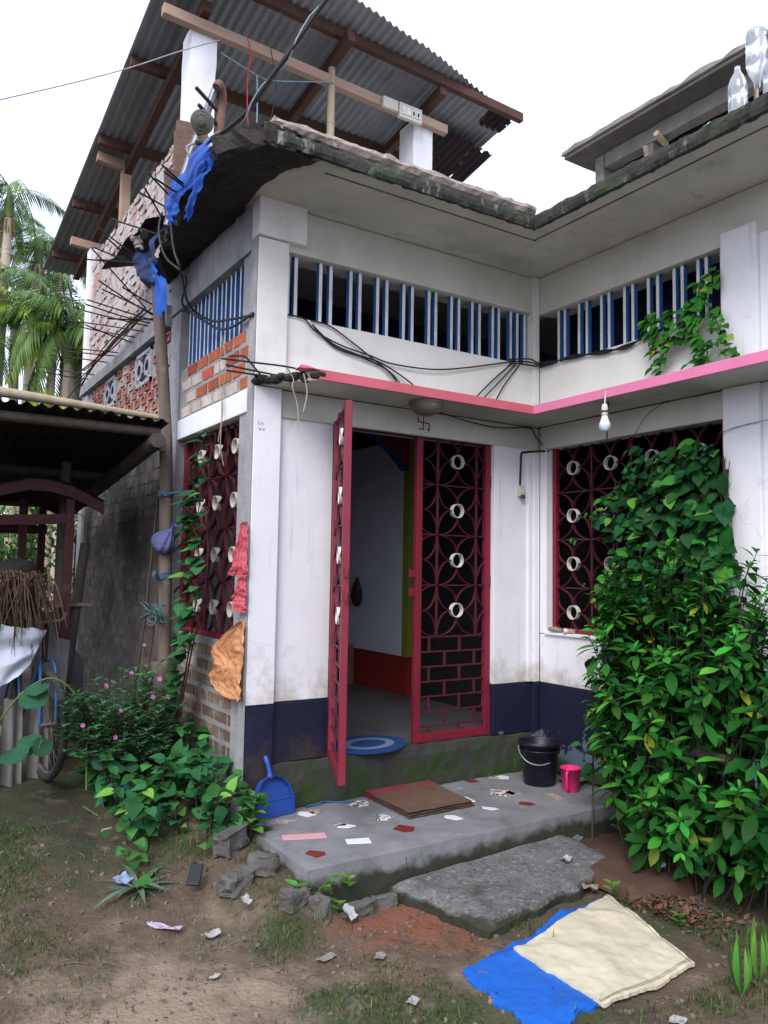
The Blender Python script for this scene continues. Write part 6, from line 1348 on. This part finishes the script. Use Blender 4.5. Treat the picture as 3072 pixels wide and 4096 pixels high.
for cx, cy, n, h, z in ((-1.78,-.99,14,.09,-.34),(-1.96,-1.0,8,.10,None),(-1.60,-1.62,50,.06,None),(-1.35,-1.60,40,.05,None),(-2.58,-1.18,60,.07,None),(-2.9,-1.05,25,.06,None),(-2.35,-1.16,25,.05,None),(-2.95,-.35,60,.07,None),(-2.72,-.25,50,.08,None),(-1.35,-2.48,60,.06,None),(-1.9,-2.38,40,.06,None),(-1.15,-2.5,60,.07,None),(-2.0,-1.30,25,.05,None),(-1.92,-1.62,25,.05,None),(-.95,-2.15,70,.06,None),(-1.7,-2.33,30,.07,None)):
    for q in range(n): blade(cx+rs.gauss(0,.06), cy+rs.gauss(0,.05), h*rs.uniform(.5,1.2), z)
o = b.build('grass', leafmat('grass_blade', (.05,.10,.022), (.037,.078,.018), ((.19,.16,.08),.80,.8), .4, .7)); tag(o, kind='stuff')
# twigs
b = MB()
for k in range(90):
    x = rs.uniform(-3.4,-.7); y = rs.uniform(-2.6,.2)
    if x > -2.4 and y > -1.0 or (-1.9<x<-.66 and -2.35<y<-.98): continue
    a = rs.uniform(0,3.14); L_ = rs.uniform(.03,.13); z = ground_z(x,y)+.006; b.tube(curve([(x,y,z),(x+math.cos(a)*L_*.5,y+math.sin(a)*L_*.5+.008,z+.008),(x+math.cos(a)*L_,y+math.sin(a)*L_,z)],3), .002, 4)
o = b.build('twigs', mat('dry_twig', (.20,.16,.12), (.12,.095,.07), 20, .9)); tag(o, kind='stuff')
stick((-3.05,.28,-.32),(-2.78,.24,-.30), .007, M_bamboo, 'pale dry stick lying at the edge of the spinach patch', 'dry_stick')
for q in (((-2.87,.62,-.27),.15,'grey broken tile lying behind the spinach patch',.9),((-2.70,.85,-.2),.17,'dark old basin half buried under the periwinkle',.4)):
    b = MB(); b.lathe([(0,-.03),(q[1]*.8,-.02),(q[1],.03),(q[1]*.95,.035),(q[1]*.75,-.01),(0,-.015)], (0,0,0), 20); o = b.build('old_basin', mat('sooty_basin', (.035,.033,.04), (.05,.048,.05), 9, .8, .3)); o.location = q[0]; o.rotation_euler = (q[3],.2,.3); tag(o, q[2], 'basin' if 'basin' in q[2] else 'tile')
b = MB(); b.lathe([(0,0),(.05,0),(.055,.05),(.05,.10),(.02,.12),(.02,.14),(0,.14)], (0,0,0), 14); o = b.build('blue_can', mat('blue_can', (.02,.10,.25))); o.location = (-2.93,.52,-.2); o.rotation_euler = (1.2,0,.5); tag(o, 'small blue can lying among the spinach leaves', 'can')
# ------------------------------------------------------------------ areca palms and background trees
def frond_mesh(L_=1.5, n=26, m=M_palm, droop=.5, name='palm_frond'):
    b = MB(); P = []
    for k in range(n+1):
        t = k/n; P.append(Vector((0, L_*(t-.10*t*t), L_*(.45*t-(.45+droop)*t*t))))
    b.tube(P, [.016*(1-.8*k/n) for k in range(n+1)], 4, caps=False)
    r_ = random.Random(3)
    for k in range(3, n+1):
        t = k/n; d = (P[k]-P[k-1]).normalized(); ll = .55*math.sin(math.pi*(.12+.80*t))**.7
        for s_ in (-1,1):
            dr = Vector((s_*.9, .55+.5*t, -.25-.35*r_.random())) ; dr = Vector((dr.x, d.y*dr.y, dr.z+d.z*.6))
            v, f = leaf_mesh_data(ll*r_.uniform(.85,1.1), .040, 'lance', .55, .1, 3)
            put_leaf(b, (v,f), P[k], dr, (0,0,1), 1)
    return b.mesh(name, m)
FRS = [frond_mesh(1.5,26,M_palm,.30), frond_mesh(1.35,24,M_palm,.65), frond_mesh(1.4,24,M_palm_y,.45)]
FR_dead = frond_mesh(1.1,16,mat('dead_frond', (.13,.08,.055), (.09,.055,.04), 9, .9, .1),1.4,'dead_frond')
M_trunk = mat('pale_palm_trunk', (.46,.40,.30), (.33,.29,.22), 3, .9, .2, 30, [((.12,.11,.09), 5, .55, .68, dict(st=(1,1,4), amt=.7)), ((.10,.14,.06), 2, .6, .75, dict(amt=.5))])
M_shaft = mat('green_crownshaft', (.13,.19,.06), (.10,.15,.05), 4, .6, .05)
def palm(x, y, h, s, label, lean=0., seed=0, yel=False, nf=9, r=.07):
    r_ = random.Random(seed); z0 = ground_z(x,y)-.1; root = empty('areca_palm', (x,y,z0), label, 'palm tree', 'areca palms behind the shed')
    P = curve([(x,y,z0),(x+lean*.3,y,z0+h*.5),(x+lean,y,z0+h)],6); b = MB(); b.tube(P, [r*1.25-.35*r*i/(len(P)-1) for i in range(len(P))], 9)
    for k in range(int(h/.28)):
        t = k/int(h/.28)*(len(P)-1); j = min(int(t),len(P)-2); p = P[j].lerp(P[j+1],t-j); b.tube([p-Vector((0,0,.012)),p+Vector((0,0,.012))], r*1.28-.35*r*k/int(h/.28), 9)
    b.build('trunk', M_trunk, root)
    top = P[-1]; b = MB(); b.tube([top,top+Vector((0,0,.35*s)),top+Vector((0,0,.7*s))], [r*1.1,r*1.15,r*.5], 9); b.build('crownshaft', M_shaft, root)
    for k in range(nf):
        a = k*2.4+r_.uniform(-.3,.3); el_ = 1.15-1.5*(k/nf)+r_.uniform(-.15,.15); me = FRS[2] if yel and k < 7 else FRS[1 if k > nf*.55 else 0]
        inst('frond', me, root, top+Vector((0,0,(.68-.12*k/nf)*s)), (el_*.85-.35, 0, a), s*r_.uniform(.85,1.1))
    if seed % 2 == 0:
        o = inst('dead_frond', FR_dead, root, top+Vector((0,0,.2)), (-1.0,0,r_.uniform(0,6)), s*.8)
        b = MB()
        for k in range(24): d = Vector((r_.uniform(-1,1),r_.uniform(-1,1),-.6-r_.random())); b.tube([top+Vector((0,0,.05)), top+d*.14*s, top+d*.2*s+Vector((0,0,-.22*s))], .008, 3)
        o = b.build('fruit_cluster', mat('palm_fruit', (.22,.12,.06), (.14,.08,.045)), root); o['kind'] = 'stuff'
for q in ((-2.80,9,6.85,.62,'tallest areca palm at the far left edge of the sky',.05,2),(-2.36,9.6,6.75,.58,'slender areca palm between the edge palm and the tin roof',.16,4),(-1.82,10.5,7.0,.62,'areca palm whose crown hides behind the tin roof corner',.1,6),
          (-2.55,8.4,4.9,.60,'shorter areca palm with drooping crown below the tall pair',-.1,1,True),(-1.98,8.0,4.55,.72,'low bushy areca palm beside the house corner',.0,3,True),(-2.95,8.2,4.2,.55,'low areca palm at the left edge above the shed',-.1,5),(-1.70,8.6,5.1,.6,'areca palm rising just behind the house corner',.05,7,True),
          (-2.22,7.6,3.65,.6,'smallest yellowish areca palm over the shed roof',.05,9,True),(-3.02,8.8,5.5,.55,'areca palm leaning in from the left edge of the picture',.1,13),
          (-2.60,10.4,7.15,.45,'thin areca palm between the two tallest crowns',-.05,15),(-2.05,10.8,6.6,.5,'thin areca palm just left of the tin roof eave',.1,17)):
    palm(*q)
for x, y, h in ((-2.10,7.4,4.6),(-1.98,7.7,4.9),(-2.22,7.9,5.0),(-1.85,8.1,4.7)):
    lb = {-2.10:'pale bare trunk leftmost of the close group behind the shed roof',-1.98:'thick pale trunk in the close group behind the shed roof',-2.22:'thin pale trunk standing apart at left behind the shed roof',-1.85:'pale trunk of the group nearest to the house corner'}[x]
    palm(x, y, h, .8, lb, .04, int(-x*100) % 7*2+1, False, 8, .06)
def bush(name, label, c, rad, n, ls, m, seed, cat='bush', group=None, stems_=4):
    r_ = random.Random(seed); root = empty(name, (c[0],c[1],ground_z(c[0],c[1])-.05), label, cat, group); b = MB(); D_ = leaf_mesh_data(ls, ls*.55, 'ovate', .3, .12, 2)
    cl_ = [(Vector((r_.gauss(0,.5),r_.gauss(0,.5),r_.gauss(0,.45))), r_.uniform(.25,.5)) for k in range(14)]
    for k in range(n):
        cc, cr = r_.choice(cl_); d = Vector((r_.gauss(0,1),r_.gauss(0,1),r_.gauss(0,1))).normalized()*cr*r_.random()**.4; p = cc+d; p = Vector((clamp(p.x,-1.1,1.1),clamp(p.y,-1.1,1.1),clamp(p.z,-1,1.05)))
        w = Vector((c[0]+p.x*rad[0], c[1]+p.y*rad[1], c[2]+p.z*rad[2]))
        if w.z < -.3: continue
        put_leaf(b, D_, w, (r_.uniform(-1,1),r_.uniform(-1,1)-.2,r_.uniform(-.8,.4)), (r_.uniform(-.4,.4),-.4,1), r_.uniform(.7,1.3))
    o = b.build('crown' if cat == 'tree' else 'foliage', m, root); o['kind'] = 'stuff'
    b = MB()
    for k in range(stems_): b.tube(curve([(c[0]+r_.uniform(-.1,.1),c[1]+r_.uniform(-.1,.1),ground_z(c[0],c[1])-.1),(c[0]+r_.uniform(-.3,.3)*rad[0],c[1],c[2]-rad[2]*.3),(c[0]+r_.uniform(-.6,.6)*rad[0],c[1]+r_.uniform(-.5,.5)*rad[1],c[2]+rad[2]*.4)],4), [.05*rad[2]*.6]*5+[.02]*4, 6)
    b.build('trunk' if cat == 'tree' else 'stems', M_stem_b, root)
bush('hedge_bush', 'leafy green hedge seen through the kiosk frame under the shed', (-3.75,4.9,1.0), (1.15,.7,1.15), 6500, .085, leafmat('hedge_leaf', (.06,.20,.03), (.04,.14,.02), ((.22,.30,.05),.75,.8), .45), 31)
bush('hedge_bush', 'dark green hedge behind the right kiosk post', (-2.85,5.4,1.0), (.7,.6,1.25), 3800, .075, leafmat('dark_hedge', (.022,.065,.018), (.016,.048,.014)), 32)
bush('hedge_bush', 'pink flowered shrub at the far left under the shed roof', (-4.6,5.2,.8), (.9,.7,1.1), 2600, .08, leafmat('pinkish_foliage', (.12,.10,.10), (.05,.10,.03), ((.45,.22,.36),.7,.8)), 33)
for k, (x, y, z, rx, rz_, lb) in enumerate(((-3.2,13,1.9,1.6,2.1,'dark round tree far behind the palms at left'),(-1.2,12.5,1.7,1.5,1.9,'dark tree far behind the house corner'),(-5.6,14,2.0,2.2,2.2,'broad tree far off beyond the left edge'),(-2.2,14.5,2.1,1.8,2.2,'pale green tree deepest behind the palms'))):
    bush('background_tree', lb, (x,y,z), (rx,1.3,rz_), 3200, .16, leafmat('far_tree_leaf_%s' % 'abcd'[k], (.035+.01*k,.085+.015*k,.025), (.025,.06,.02)), 40+k, 'tree', 'trees far behind the palms')
far = MB()
rf = random.Random(77); D_f = leaf_mesh_data(.5,.34,'ovate',.3,.1,2)
for k in range(5200):
    a = rf.uniform(-2.9,2.9); rad = rf.uniform(24,30); x = -4.2+rad*math.sin(a); y = -4.4+rad*math.cos(a)
    put_leaf(far, D_f, (x,y,rf.uniform(-.2,1)*(2.6+1.2*math.sin(a*7))), (rf.uniform(-1,1),rf.uniform(-1,1),rf.uniform(-.6,.4)), (rf.uniform(-1,1),rf.uniform(-1,1),1), rf.uniform(.8,1.8))
tag(far.build('distant_woods', leafmat('distant_leaf', (.04,.09,.03), (.03,.07,.025))), kind='stuff')
